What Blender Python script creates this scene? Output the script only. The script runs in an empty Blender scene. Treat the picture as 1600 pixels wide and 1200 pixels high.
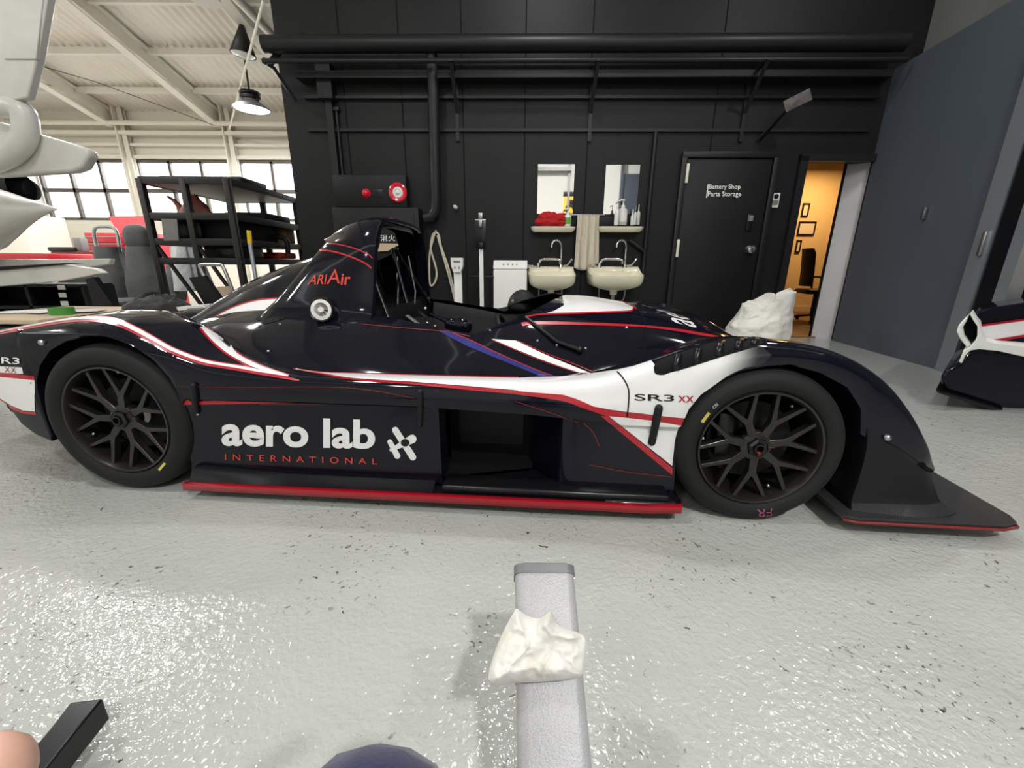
import bpy, bmesh, math, random
import numpy as np
from math import sin, cos, pi, radians, atan, atan2, sqrt
from mathutils import Vector, Matrix, geometry, noise
from mathutils.bvhtree import BVHTree

# ------------------------------------------------------------------ camera, light, exposure
S = bpy.context.scene
COL = S.collection
FP, PITCH, ROLL, CAMH = 640.0, atan(640.0/2190.0), -0.0068, 0.853

def ray(u, v):
    x = (u-800)/FP; a = (v-600)/FP
    c, s = cos(ROLL), sin(ROLL)
    x, a = c*x - s*a, s*x + c*a
    return Vector((x, cos(PITCH)-sin(PITCH)*a, -(sin(PITCH)+cos(PITCH)*a)))

CAM = Vector((0, 0, CAMH))
cd = bpy.data.cameras.new('camera'); cam = bpy.data.objects.new('camera', cd); COL.objects.link(cam)
cd.sensor_width = 36; cd.lens = FP/1600*36; cd.clip_start = 0.01; cd.clip_end = 200
fw = ray(800, 600); rx = (ray(801, 600)-fw).normalized(); uy = -(ray(800, 601)-fw).normalized(); bz = -fw.normalized()
cam.matrix_world = Matrix((rx, uy, bz)).transposed().to_4x4(); cam.location = CAM
S.camera = cam

w = bpy.data.worlds.new('world'); S.world = w; w.use_nodes = True
wb = w.node_tree.nodes['Background']; wb.inputs[0].default_value = (0.95, 0.98, 1.0, 1); wb.inputs[1].default_value = 5.0

def area(name, loc, aim, size, power, col=(1, 1, 1), shape='DISK', sy=None, spread=180):
    l = bpy.data.lights.new(name, 'AREA'); l.shape = shape; l.size = size; l.energy = power; l.color = col
    if sy: l.size_y = sy
    l.spread = radians(spread)
    o = bpy.data.objects.new(name, l); COL.objects.link(o); o.location = loc
    o.rotation_euler = (Vector(aim)-Vector(loc)).to_track_quat('-Z', 'Y').to_euler()
    return o

WARM = (1.0, 0.99, 0.985)
LAMPS = [(-5.4, 4.6, 4.25, 260), (1.2, -2.3, 4.4, 380), (2.6, -1.1, 4.4, 90), (-2.2, 0.9, 4.4, 120),
         (-2.6, -2.6, 4.4, 60), (-7.6, 1.0, 4.4, 150), (-4.6, 7.2, 3.3, 360), (-7.9, 5.8, 3.6, 200), (0.3, 3.0, 4.5, 100), (3.2, 2.6, 4.4, 70)]  # bay lamps; the unseen one at the rear left is added to brighten the roof
for x, y, z, p in LAMPS:
    area('bay_and_fill_light', (x, y, z), (x, y, 0), 0.5 if x == -5.4 else 0.26, p, WARM)
area('office_lamp_light', (5.3, 7.2, 2.5), (5.3, 7.2, 0), 0.5, 75, (1.0, 0.56, 0.2))
area('window_daylight', (-6.2, 10.3, 3.2), (-5.5, 3.0, 2.4), 7.0, 700, (0.94, 0.97, 1.0), 'RECTANGLE', 1.5)
S.view_settings.view_transform = 'Standard'; S.view_settings.look = 'None'
S.view_settings.exposure = -0.95; S.view_settings.gamma = 1.0
S.view_settings.use_curve_mapping = False
S.cycles.max_bounces = 8; S.cycles.sample_clamp_indirect = 6.0
S.cycles.caustics_reflective = False; S.cycles.caustics_refractive = False

# ------------------------------------------------------------------ materials
def srgb(*c):
    return tuple((v/12.92 if v <= .04045 else ((v+.055)/1.055)**2.4) for v in [x/255 for x in c])

def mat(name, col, rough=.5, metal=0, coat=0, spec=.5, emit=None, es=0, alpha=1, trans=0, bump=None, mott=None, sheen=0):
    m = bpy.data.materials.new(name); m.use_nodes = True
    n = m.node_tree.nodes; L = m.node_tree.links; b = n['Principled BSDF']
    b.inputs['Base Color'].default_value = (*col, 1); b.inputs['Roughness'].default_value = rough
    b.inputs['Metallic'].default_value = metal; b.inputs['Coat Weight'].default_value = coat
    b.inputs['Coat Roughness'].default_value = .04
    b.inputs['Specular IOR Level'].default_value = spec
    b.inputs['Transmission Weight'].default_value = trans; b.inputs['Alpha'].default_value = alpha
    b.inputs['Sheen Weight'].default_value = sheen
    if emit: b.inputs['Emission Color'].default_value = (*emit, 1); b.inputs['Emission Strength'].default_value = es
    tc = n.new('ShaderNodeTexCoord')
    if bump:
        t = n.new('ShaderNodeTexNoise'); t.inputs['Scale'].default_value = bump[0]; t.inputs['Detail'].default_value = 4
        bp = n.new('ShaderNodeBump'); bp.inputs['Strength'].default_value = bump[1]; bp.inputs['Distance'].default_value = bump[2] if len(bump) > 2 else .01
        L.new(tc.outputs['Object'], t.inputs['Vector']); L.new(t.outputs['Fac'], bp.inputs['Height']); L.new(bp.outputs['Normal'], b.inputs['Normal'])
    if mott:      # a second colour mottled through the first: (scale, colour, low, high)
        t = n.new('ShaderNodeTexNoise'); t.inputs['Scale'].default_value = mott[0]; t.inputs['Detail'].default_value = 5
        r = n.new('ShaderNodeMapRange'); r.inputs['From Min'].default_value = mott[2]; r.inputs['From Max'].default_value = mott[3]
        mx = n.new('ShaderNodeMix'); mx.data_type = 'RGBA'
        mx.inputs['A'].default_value = (*col, 1); mx.inputs['B'].default_value = (*mott[1], 1)
        L.new(tc.outputs['Object'], t.inputs['Vector']); L.new(t.outputs['Fac'], r.inputs['Value']); L.new(r.outputs['Result'], mx.inputs['Factor'])
        L.new(mx.outputs['Result'], b.inputs['Base Color'])
    return m

M = {}
M['paint'] = mat('navy_black_paint', (.0045, .0048, .010), .07, coat=.10, spec=.24)
M['matte'] = mat('matte_black', (.007, .007, .0085), .55, spec=.3)
M['satin'] = mat('satin_black', (.006, .006, .008), .28, spec=.35)
M['dark'] = mat('very_dark', (.004, .004, .005), .8, spec=.2)
M['white'] = mat('white_vinyl', srgb(228, 228, 228), .22, coat=.25)
M['red'] = mat('red_vinyl', srgb(168, 20, 36), .28, coat=.15)
M['maroon'] = mat('dull_red_vinyl', srgb(128, 34, 34), .4)
M['orange'] = mat('red_orange_vinyl', srgb(205, 62, 48), .35)
M['blue'] = mat('blue_vinyl', srgb(34, 38, 112), .25, coat=.2)
M['rubber'] = mat('tyre_rubber', (.0095, .0095, .010), .72, spec=.3, bump=(90, .12, .002))
M['rim'] = mat('gunmetal_wheel', (.026, .024, .022), .3, metal=.5, coat=.2)
M['chrome'] = mat('chrome', (.75, .75, .76), .12, metal=1)
M['steel'] = mat('brushed_steel', (.42, .42, .43), .35, metal=1)
M['alu'] = mat('anodised_grey', srgb(150, 156, 162), .4, metal=.6)
M['blackwall'] = mat('black_painted_wall', (.0070, .0072, .0082), .5, spec=.26, bump=(25, .12, .004), mott=(2.2, (.0095, .0095, .0102), .4, .7))
M['bluewall'] = mat('dark_slate_panel', (.074, .088, .110), .45, spec=.4, mott=(1.5, (.084, .098, .120), .4, .75))
M['blackpipe'] = mat('black_painted_pipe', (.0095, .0095, .011), .42, spec=.35)
M['cream'] = mat('cream_paint', srgb(222, 218, 203), .6)
M['creamd'] = mat('cream_steel', srgb(226, 222, 209), .5)
M['deck'] = mat('corrugated_deck', srgb(234, 231, 219), .6, mott=(1.3, srgb(222, 218, 204), .4, .7))
M['whitewall'] = mat('white_wall', srgb(226, 224, 216), .7)
M['returnwall'] = mat('pale_grey_wall', srgb(196, 194, 194), .7, mott=(1.2, srgb(180, 178, 182), .4, .7))
M['frame'] = mat('window_frame', srgb(84, 78, 70), .5)
M['porcelain'] = mat('cream_porcelain', srgb(222, 216, 192), .15, coat=.5)
M['plastic'] = mat('white_plastic', srgb(228, 228, 224), .4)
M['mirror'] = mat('mirror_glass', (.9, .9, .9), .02, metal=1)
M['towel'] = mat('cream_towel', srgb(205, 196, 178), .95, bump=(160, .5, .004), sheen=.4)
M['rag'] = mat('white_rag', srgb(216, 214, 208), .9, bump=(60, .35, .004), sheen=.3, mott=(18, srgb(192, 186, 164), .52, .8))
M['redcloth'] = mat('red_cloth', srgb(176, 26, 30), .95, bump=(90, .6, .006))
M['redtool'] = mat('red_enamel', srgb(178, 34, 44), .35, coat=.2)
M['redtarp'] = mat('red_tarp', srgb(196, 52, 58), .6, bump=(9, .4, .03))
M['lightpanel'] = mat('lit_lens', (1, 1, 1), .4, emit=(.93, .96, 1), es=5)
M['redlamp'] = mat('red_lens', srgb(190, 14, 40), .2, emit=(.8, .02, .06), es=.25)
M['lens'] = mat('clear_lens', (.8, .85, .85), .08, trans=.0, spec=.8)
M['bag'] = mat('white_bag', srgb(232, 230, 222), .38, bump=(14, .5, .03), trans=.12)
M['officewall'] = mat('office_wall', srgb(232, 214, 178), .8)
M['wood'] = mat('brown_wood', srgb(128, 92, 62), .5, mott=(5, srgb(98, 68, 46), .35, .7))
M['beige'] = mat('beige_board', srgb(196, 176, 150), .6, mott=(3, srgb(180, 158, 130), .4, .7))
M['yellow'] = mat('yellow', srgb(226, 190, 44), .5)
M['green'] = mat('green_tape', srgb(74, 140, 58), .5)
M['grey'] = mat('mid_grey', srgb(118, 118, 116), .6)
M['seat'] = mat('grey_upholstery', srgb(88, 90, 90), .85, bump=(30, .4, .01), mott=(4, srgb(70, 71, 72), .4, .7))
M['aero'] = mat('aircraft_white', srgb(206, 205, 198), .3, coat=.3, mott=(2.5, srgb(184, 183, 176), .45, .75))
M['plast_clear'] = mat('clear_sheet', srgb(190, 192, 190), .3, bump=(12, .6, .03))
M['rack'] = mat('black_steel_rack', srgb(21, 20, 19), .5)
M['navy'] = mat('navy_cotton', srgb(26, 30, 70), .9, bump=(220, .2, .002), sheen=.2)
M['skin'] = mat('skin', srgb(222, 178, 160), .5, mott=(25, srgb(214, 164, 144), .4, .7))
M['cardboard'] = mat('cardboard', srgb(150, 124, 92), .8)
M['jack'] = mat('hammered_grey_paint', srgb(172, 172, 174), .34, bump=(380, .3, .002), mott=(800, srgb(150, 150, 152), .42, .66))
M['green_l'] = mat('green_label', srgb(96, 170, 60), .5)
M['clearb'] = mat('clear_bottle', srgb(206, 208, 206), .12, coat=.4)
M['paper'] = mat('paper', srgb(226, 226, 222), .7)
M['pink'] = mat('pink_chalk', srgb(150, 72, 110), .8)
M['yellowtag'] = mat('yellow_tag', srgb(196, 182, 84), .6)

def carbon():
    m = mat('carbon_weave', (.012, .012, .013), .32, coat=.2, spec=.3)
    n = m.node_tree.nodes; L = m.node_tree.links; b = n['Principled BSDF']
    tc = n.new('ShaderNodeTexCoord'); ch = n.new('ShaderNodeTexChecker'); ch.inputs['Scale'].default_value = 340
    ch.inputs['Color1'].default_value = (.007, .007, .008, 1); ch.inputs['Color2'].default_value = (.05, .05, .052, 1)
    L.new(tc.outputs['Object'], ch.inputs['Vector']); L.new(ch.outputs['Color'], b.inputs['Base Color'])
    return m
M['carbon'] = carbon()

def floor_mat():
    m = mat('grey_floor_paint', srgb(176, 178, 173), .45)
    n = m.node_tree.nodes; L = m.node_tree.links; b = n['Principled BSDF']
    b.inputs['Coat Weight'].default_value = 1.0; b.inputs['Coat Roughness'].default_value = .03; b.inputs['Specular IOR Level'].default_value = .25
    tc = n.new('ShaderNodeTexCoord')
    def noi(scale, detail=3, rough=.5, dist=0):
        t = n.new('ShaderNodeTexNoise'); t.inputs['Scale'].default_value = scale; t.inputs['Detail'].default_value = detail
        t.inputs['Roughness'].default_value = rough; t.inputs['Distortion'].default_value = dist
        L.new(tc.outputs['Object'], t.inputs['Vector']); return t
    def rng(src, a, b_, c=0, d=1):
        r = n.new('ShaderNodeMapRange'); r.inputs['From Min'].default_value = a; r.inputs['From Max'].default_value = b_
        r.inputs['To Min'].default_value = c; r.inputs['To Max'].default_value = d; L.new(src, r.inputs['Value']); return r.outputs['Result']
    def mul(a, b_):
        k = n.new('ShaderNodeMath'); k.operation = 'MULTIPLY'; L.new(a, k.inputs[0]); L.new(b_, k.inputs[1]); return k.outputs[0]
    def mix(f, a, b_):
        k = n.new('ShaderNodeMix'); k.data_type = 'RGBA'; L.new(f, k.inputs['Factor'])
        if isinstance(a, tuple): k.inputs['A'].default_value = (*a, 1)
        else: L.new(a, k.inputs['A'])
        k.inputs['B'].default_value = (*b_, 1); return k.outputs['Result']
    big = noi(1.1, 4); c0 = mix(rng(big.outputs['Fac'], .35, .7), srgb(180, 182, 177), srgb(164, 166, 161))
    # worn flecks: small chips where a coarse patch mask allows them
    fl = noi(62, 2, .5, .6); pm = noi(2.3, 3)
    chip = mul(rng(fl.outputs['Fac'], .65, .685), rng(pm.outputs['Fac'], .47, .56))
    c1 = mix(chip, c0, srgb(92, 90, 84))
    fl2 = noi(24, 3, .6, .8); pm2 = noi(1.4, 2)
    chip2 = mul(rng(fl2.outputs['Fac'], .695, .715), rng(pm2.outputs['Fac'], .47, .54))
    c2 = mix(chip2, c1, srgb(52, 47, 40))
    L.new(c2, b.inputs['Base Color'])
    h1 = noi(70, 2, .5, .3); h2 = noi(22, 3)
    ad = n.new('ShaderNodeMath'); ad.operation = 'ADD'; L.new(h1.outputs['Fac'], ad.inputs[0]); L.new(h2.outputs['Fac'], ad.inputs[1])
    bp = n.new('ShaderNodeBump'); bp.inputs['Strength'].default_value = .48; bp.inputs['Distance'].default_value = .006
    L.new(ad.outputs[0], bp.inputs['Height']); L.new(bp.outputs['Normal'], b.inputs['Normal']); L.new(bp.outputs['Normal'], b.inputs['Coat Normal'])
    return m
M['floor'] = floor_mat()

# ------------------------------------------------------------------ mesh helpers
class MB:
    def __init__(s): s.v = []; s.f = []; s.mi = []; s.cur = 0
    def add(s, V, Fs):
        o = len(s.v); s.v += [tuple(p) for p in V]; s.f += [tuple(i+o for i in f) for f in Fs]; s.mi += [s.cur]*len(Fs); return s
    def box(s, c, d, bev=0, rot=None, seg=2):
        bm = bmesh.new(); bmesh.ops.create_cube(bm, size=1)
        for v in bm.verts: v.co = Vector((v.co.x*d[0], v.co.y*d[1], v.co.z*d[2]))
        if bev: bmesh.ops.bevel(bm, geom=bm.edges[:], offset=min(bev, min(d)*.49), segments=seg, profile=.5, affect='EDGES')
        R = rot or Matrix.Identity(3); bm.verts.index_update()
        V = [R @ v.co + Vector(c) for v in bm.verts]; Fs = [[v.index for v in f.verts] for f in bm.faces]; bm.free()
        return s.add(V, Fs)
    def beam(s, p0, p1, wd, ht, up=(0, 0, 1), bev=0):
        p0 = Vector(p0); p1 = Vector(p1); d = p1-p0; L = d.length; d.normalize()
        x = d.cross(Vector(up)); 
        if x.length < 1e-4: x = d.cross(Vector((0, 1, 0)))
        x.normalize(); z = x.cross(d)
        return s.box((p0+p1)/2, (wd, L, ht), bev, Matrix((x, d, z)).transposed())
    def tube(s, pts, r, n=10, caps=True, closed=False):
        P = [Vector(p) for p in pts]; k = len(P); rs = r if isinstance(r, (list, tuple)) else [r]*k
        V = []; Fs = []; prev = None
        for i in range(k):
            a = P[(i-1) % k] if (i > 0 or closed) else P[i]; b = P[(i+1) % k] if (i < k-1 or closed) else P[i]
            t = (b-a).normalized()
            if prev is None:
                nrm = t.orthogonal().normalized()
            else:
                nrm = prev - t*prev.dot(t); nrm = nrm.normalized() if nrm.length > 1e-6 else t.orthogonal().normalized()
            prev = nrm; bn = t.cross(nrm)
            for j in range(n):
                A = 2*pi*j/n; V.append(P[i] + (nrm*cos(A)+bn*sin(A))*rs[i])
        for i in range(k if closed else k-1):
            for j in range(n):
                a = i*n+j; b = i*n+(j+1) % n; i2 = (i+1) % k; Fs.append((a, b, i2*n+(j+1) % n, i2*n+j))
        if caps and not closed: Fs.append(tuple(range(n))[::-1]); Fs.append(tuple((k-1)*n+j for j in range(n)))
        return s.add(V, Fs)
    def cyl(s, p0, p1, r0, r1=None, n=24): return s.tube([p0, p1], [r0, r0 if r1 is None else r1], n)
    def lathe(s, prof, o=(0, 0, 0), ax=(0, 0, 1), n=48, caps=True):
        ax = Vector(ax).normalized(); e1 = ax.orthogonal().normalized(); e2 = ax.cross(e1); o = Vector(o); V = []; Fs = []; k = len(prof)
        for r, h in prof:
            for j in range(n):
                A = 2*pi*j/n; V.append(o+ax*h+(e1*cos(A)+e2*sin(A))*max(r, 1e-5))
        for i in range(k-1):
            for j in range(n):
                Fs.append((i*n+j, i*n+(j+1) % n, (i+1)*n+(j+1) % n, (i+1)*n+j))
        if caps: Fs.append(tuple(range(n))[::-1]); Fs.append(tuple((k-1)*n+j for j in range(n)))
        return s.add(V, Fs)
    def grid(s, rows, cu=False, cv=False):
        R = len(rows); C = len(rows[0]); V = [p for r in rows for p in r]; Fs = []
        for i in range(R if cu else R-1):
            for j in range(C if cv else C-1):
                a = i*C+j; b = i*C+(j+1) % C; i2 = (i+1) % R; Fs.append((a, b, i2*C+(j+1) % C, i2*C+j))
        return s.add(V, Fs)
    def prism(s, poly, ext):
        """planar polygon of 3D points pushed along the vector ext"""
        P = [Vector(p) for p in poly]; e = Vector(ext); n = len(P)
        Fs = [tuple(range(n))[::-1], tuple(n+i for i in range(n))]+[(i, (i+1) % n, n+(i+1) % n, n+i) for i in range(n)]
        return s.add(P+[p+e for p in P], Fs)
    def ball(s, c, r, nu=24, nv=14, p=1.0, rot=None):
        r = r if isinstance(r, (tuple, list)) else (r, r, r); rows = []; R = rot or Matrix.Identity(3)
        sg = lambda x: (abs(x)**p)*(1 if x >= 0 else -1)
        for i in range(nv+1):
            t = -pi/2+pi*i/nv
            rows.append([Vector(c)+R @ Vector((r[0]*sg(cos(t))*sg(cos(2*pi*j/nu)), r[1]*sg(cos(t))*sg(sin(2*pi*j/nu)), r[2]*sg(sin(t)))) for j in range(nu)])
        return s.grid(rows, cv=True)
    def build(s, name, m, parent=None, base=None, rot=0, angle=38, solid=0, recalc=True, subd=0):
        me = bpy.data.meshes.new(name)
        V = s.v
        if base is not None:
            b = Vector(base); Ri = Matrix.Rotation(-rot, 3, 'Z'); V = [Ri @ (Vector(p)-b) for p in V]
        me.from_pydata([tuple(p) for p in V], [], s.f)
        ms = m if isinstance(m, (list, tuple)) else [m]
        for q in ms: me.materials.append(M[q] if isinstance(q, str) else q)
        me.polygons.foreach_set('material_index', s.mi)
        bm = bmesh.new(); bm.from_mesh(me); bmesh.ops.remove_doubles(bm, verts=bm.verts, dist=1e-5)
        if recalc: bmesh.ops.recalc_face_normals(bm, faces=bm.faces)
        bm.to_mesh(me); bm.free()
        me.polygons.foreach_set('use_smooth', [True]*len(me.polygons)); me.set_sharp_from_angle(angle=radians(angle)); me.update()
        o = bpy.data.objects.new(name, me); COL.objects.link(o)
        if parent: o.parent = parent
        if base is not None: o.location = base; o.rotation_euler = (0, 0, rot)
        if solid:
            md = o.modifiers.new('thickness', 'SOLIDIFY'); md.thickness = solid; md.offset = 0
        if subd:
            md = o.modifiers.new('smooth', 'SUBSURF'); md.levels = subd; md.render_levels = subd
        return o

def tag(o, label=None, cat=None, group=None, kind=None):
    if label: o['label'] = label
    if cat: o['category'] = cat
    if group: o['group'] = group
    if kind: o['kind'] = kind
    return o
def thing(name, label, cat, loc=(0, 0, 0), rot=0, group=None):
    o = bpy.data.objects.new(name, None); COL.objects.link(o); o.empty_display_size = .1
    o.location = loc; o.rotation_euler = (0, 0, rot); return tag(o, label, cat, group)
def struct(o): o['kind'] = 'structure'; return o

def at(u, v, Y):                    # the point of the place at distance Y in front of the lens
    d = ray(u, v); return CAM + d*(Y/d.y)
def onfloor(u, v, z=0.0):
    d = ray(u, v); return CAM + d*((z-CAMH)/d.z)

def hermite(xs, ys, x):             # shape-preserving cubic through measured points
    xs = np.asarray(xs, float); ys = np.asarray(ys, float); h = np.diff(xs); dl = np.diff(ys)/h; m = np.zeros(len(xs))
    for i in range(1, len(xs)-1):
        m[i] = 0 if dl[i-1]*dl[i] <= 0 else 2*dl[i-1]*dl[i]/(dl[i-1]+dl[i])
    m[0] = dl[0]; m[-1] = dl[-1]
    x = np.clip(x, xs[0], xs[-1]); k = np.clip(np.searchsorted(xs, x)-1, 0, len(h)-1); t = (x-xs[k])/h[k]
    return (2*t**3-3*t**2+1)*ys[k]+(t**3-2*t**2+t)*h[k]*m[k]+(-2*t**3+3*t**2)*ys[k+1]+(t**3-t**2)*h[k]*m[k+1]

def spline(pts, n, closed=False):   # Catmull-Rom through points of any dimension, n steps per span
    P = np.asarray([tuple(p) for p in pts], float); k = len(P); out = []
    for i in range(k if closed else k-1):
        p1 = P[i]; p2 = P[(i+1) % k]
        p0 = P[i-1] if (i > 0 or closed) else 2*p1-p2
        p3 = P[(i+2) % k] if (i < k-2 or closed) else 2*p2-p1
        for j in range(n):
            t = j/n; out.append(.5*((2*p1)+(p2-p0)*t+(2*p0-5*p1+4*p2-p3)*t*t+(3*p1-p0-3*p2+p3)*t**3))
    if not closed: out.append(P[-1])
    return out
def resample(pts, n):
    P = np.asarray([tuple(p) for p in pts], float); d = np.r_[0, np.cumsum(np.linalg.norm(np.diff(P, axis=0), axis=1))]
    return [np.array([np.interp(t, d, P[:, k]) for k in range(P.shape[1])]) for t in np.linspace(0, d[-1], n)]

def text_mesh(s, bold=0.0, space=1.0, shear=0.0):
    cu = bpy.data.curves.new('txt', 'FONT'); cu.body = s; cu.offset = bold; cu.space_character = space; cu.shear = shear
    cu.resolution_u = 6; o = bpy.data.objects.new('txt', cu); COL.objects.link(o)
    dg = bpy.context.evaluated_depsgraph_get(); me = o.evaluated_get(dg).to_mesh()
    V = np.array([(v.co.x, v.co.y) for v in me.vertices]); Fs = [tuple(p.vertices) for p in me.polygons]
    o.evaluated_get(dg).to_mesh_clear(); bpy.data.objects.remove(o); bpy.data.curves.remove(cu)
    V = (V-V.min(0))/np.maximum(V.max(0)-V.min(0), 1e-6)
    return V, Fs

# ------------------------------------------------------------------ the racing car (x forward, y away from the lens, z up)
_a = onfloor(185, 766); _b = onfloor(1190, 818)
CYAW = atan2(_b.y-_a.y, _b.x-_a.x); CR = Matrix.Rotation(CYAW, 3, 'Z'); CRi = CR.inverted()
CO = _a + CR @ Vector((0, .87, 0))
car = thing('race_car', 'black open-cockpit racing car with red and white stripes, large in front of the wall', 'race car', CO, CYAW)
CL = CRi @ (CAM-CO)
def cu(u, v, y):
    d = CRi @ ray(u, v); return CL + d*((y-CL.y)/d.y)
def cux(u, v, x):
    d = CRi @ ray(u, v); return CL + d*((x-CL.x)/d.x)

def low_z(x):
    ra = [cu(u, v, -.86) for u, v in ((55, 640), (54, 600), (60, 572), (76, 548), (100, 534), (135, 526), (170, 527), (205, 539), (240, 565), (267, 600), (283, 632))]
    fa = [cu(u, v, -.86) for u, v in ((1064, 668), (1076, 640), (1095, 617), (1122, 598), (1158, 580), (1200, 572), (1235, 570), (1283, 583), (1326, 606), (1348, 640))]
    xs = [-.95, -.42, -.385, -.35, -.30, -.235]+[max(p.x, -.23+.002*i) for i, p in enumerate(ra)]
    zs = [.36, .35, .33, .256, .215, .19]+[p.z for p in ra]
    xs += [xs[-1]+.012, .8, 1.2, 1.6, 1.9]; zs += [.380, .380, .378, .362, .338]
    fx = []; 
    for p in fa: fx.append(max(p.x, (fx[-1]+.004) if fx else 0))
    xs += fx+[fx[-1]+.02, 2.80, 2.925, 2.985]; zs += [p.z for p in fa]+[.335, .265, .192, .168]
    return np.interp(x, xs, zs)

FL = {   # measured lines along the flank: name: [(x, y, z)...]
 'sh': [(-0.933,-.8,.498),(-0.591,-.83,.554),(-0.316,-.855,.583),(-0.178,-.86,.603),(0.001,-.86,.616),(0.09,-.86,.612),(0.179,-.86,.588),(0.269,-.86,.548),(0.358,-.86,.512),(0.448,-.86,.482),(0.597,-.858,.454),(0.797,-.855,.437),(1.196,-.852,.43),(1.597,-.852,.421),(1.797,-.852,.418),(1.948,-.855,.444),(2.048,-.86,.494),(2.149,-.86,.55),(2.249,-.86,.585),(2.35,-.86,.598),(2.481,-.86,.588),(2.602,-.858,.546),(2.703,-.852,.48),(2.807,-.84,.389),(2.898,-.82,.288),(2.954,-.79,.222),(2.988,-.77,.187)],
 'r3': [(-0.929,-.75,.527),(-0.588,-.79,.576),(-0.293,-.815,.613),(0.003,-.82,.645),(0.102,-.82,.64),(0.202,-.82,.611),(0.301,-.82,.567),(0.4,-.82,.527),(0.499,-.825,.499),(0.648,-.83,.477),(0.798,-.83,.466),(1.197,-.825,.464),(1.596,-.825,.463),(1.797,-.825,.475),(1.917,-.83,.509),(1.997,-.83,.544),(2.098,-.83,.587),(2.198,-.83,.616),(2.299,-.83,.628),(2.399,-.83,.624),(2.5,-.83,.607),(2.6,-.825,.571),(2.701,-.82,.512),(2.803,-.8,.424),(2.895,-.77,.325),(2.952,-.745,.252),(2.985,-.73,.202)],
 'r4': [(-0.919,-.63,.534),(-0.579,-.68,.584),(-0.433,-.69,.604),(-0.187,-.7,.645),(0.01,-.7,.665),(0.109,-.7,.663),(0.208,-.7,.649),(0.277,-.7,.634),(0.356,-.705,.593),(0.454,-.715,.537),(0.553,-.725,.499),(0.701,-.735,.472),(0.9,-.74,.462),(1.198,-.74,.46),(1.596,-.74,.46),(1.796,-.735,.476),(1.915,-.73,.512),(2.025,-.725,.552),(2.125,-.72,.59),(2.235,-.72,.614),(2.335,-.72,.62),(2.445,-.72,.613),(2.595,-.72,.576),(2.715,-.71,.521),(2.821,-.7,.447),(2.912,-.68,.362),(2.969,-.67,.282),(2.992,-.66,.221)],
 'r5': [(-0.911,-.5,.521),(-0.571,-.55,.572),(-0.18,-.57,.631),(0.016,-.575,.649),(0.114,-.575,.646),(0.213,-.58,.614),(0.281,-.59,.585),(0.359,-.61,.531),(0.457,-.635,.475),(0.605,-.655,.448),(0.901,-.66,.446),(1.199,-.66,.446),(1.596,-.655,.448),(1.794,-.64,.462),(1.914,-.625,.489),(2.023,-.61,.524),(2.142,-.6,.564),(2.291,-.595,.591),(2.44,-.595,.581),(2.59,-.595,.545),(2.739,-.59,.48),(2.848,-.585,.4),(2.94,-.575,.31),(2.998,-.57,.22)],
 'r6': [(-0.907,-.43,.45),(-0.469,-.46,.471),(0.02,-.47,.453),(0.216,-.49,.434),(0.362,-.53,.425),(0.509,-.56,.416),(0.903,-.58,.417),(1.595,-.57,.418),(1.892,-.53,.418),(2.189,-.5,.437),(2.487,-.5,.428),(2.735,-.49,.358),(2.901,-.48,.259),(3.004,-.47,.169)]}
def flank_section(x):
    g = lambda k: (float(hermite([p[0] for p in FL[k]], [p[1] for p in FL[k]], x)), float(hermite([p[0] for p in FL[k]], [p[2] for p in FL[k]], x)))
    sh = g('sh'); zl = min(float(low_z(x)), sh[1]-.006); yl = sh[0]+.004
    mid = (min(yl, sh[0])-.004, zl*.5+sh[1]*.5)
    pts = [(yl, zl), mid, sh, g('r3'), g('r4'), g('r5'), g('r6')]
    s = spline(pts, 6)
    return [(yl+.055, zl+.002), (yl+.012, zl-.001)]+[tuple(p) for p in s]
def xs_range(a, b, step=.022):
    return list(np.linspace(a, b, max(2, int(round((b-a)/step))+1)))
def flank(name, a, b, m='paint', step=.02):
    xs = xs_range(a, b, step)+[x for lo, hi in ((-.25, -.12), (.22, .36), (2.06, 2.17), (2.56, 2.72)) for x in np.arange(lo, hi, .004) if a < x < b]; xs = sorted(set(round(x, 4) for x in xs)); out = []
    for sgn in (1, -1):
        out.append(MB().grid([[(x, y*sgn, z-(0 if sgn > 0 else .10*max(0, z-.42))) for y, z in flank_section(x)] for x in xs]).build(name, m, car, angle=60))
    return out[0]
XA, XB = .318, 1.94
rear_fender = flank('rear_fender', -.95, XA, step=.014)
sidepod = flank('sidepod_top', XA, XB)
front_fender = flank('front_fender', XB, 2.982, step=.014)

def loft(name, rows, m='paint', nx=40, nc=5, mirror=True, xr=None, angle=60):
    """rows of (x, y, z) along the car; smooth across and along"""
    xa = xr[0] if xr else rows[0][0][0]; xb = xr[1] if xr else rows[0][-1][0]
    mb = MB(); G = []
    for i in range(nx+1):
        t = i/nx; sec = []
        for r in rows:
            xs = [p[0] for p in r]; x = xs[0]+(xs[-1]-xs[0])*t if xr is None else xa+(xb-xa)*t
            sec.append((x, float(hermite(xs, [p[1] for p in r], x)), float(hermite(xs, [p[2] for p in r], x))))
        G.append([tuple(q) for q in spline(sec, nc)])
    if mirror and max(abs(r[-1][1]) for r in G) < 1e-6:      # closed on the centre line: one panel
        mb.grid([r+[(p[0], -p[1], p[2]) for p in r[-2::-1]] for r in G]); return mb.build(name, m, car, angle=angle)
    mb.grid(G); o = mb.build(name, m, car, angle=angle)
    if mirror: MB().grid([[(p[0], -p[1], p[2]) for p in r] for r in G]).build(name, m, car, angle=angle)
    return o

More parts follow.
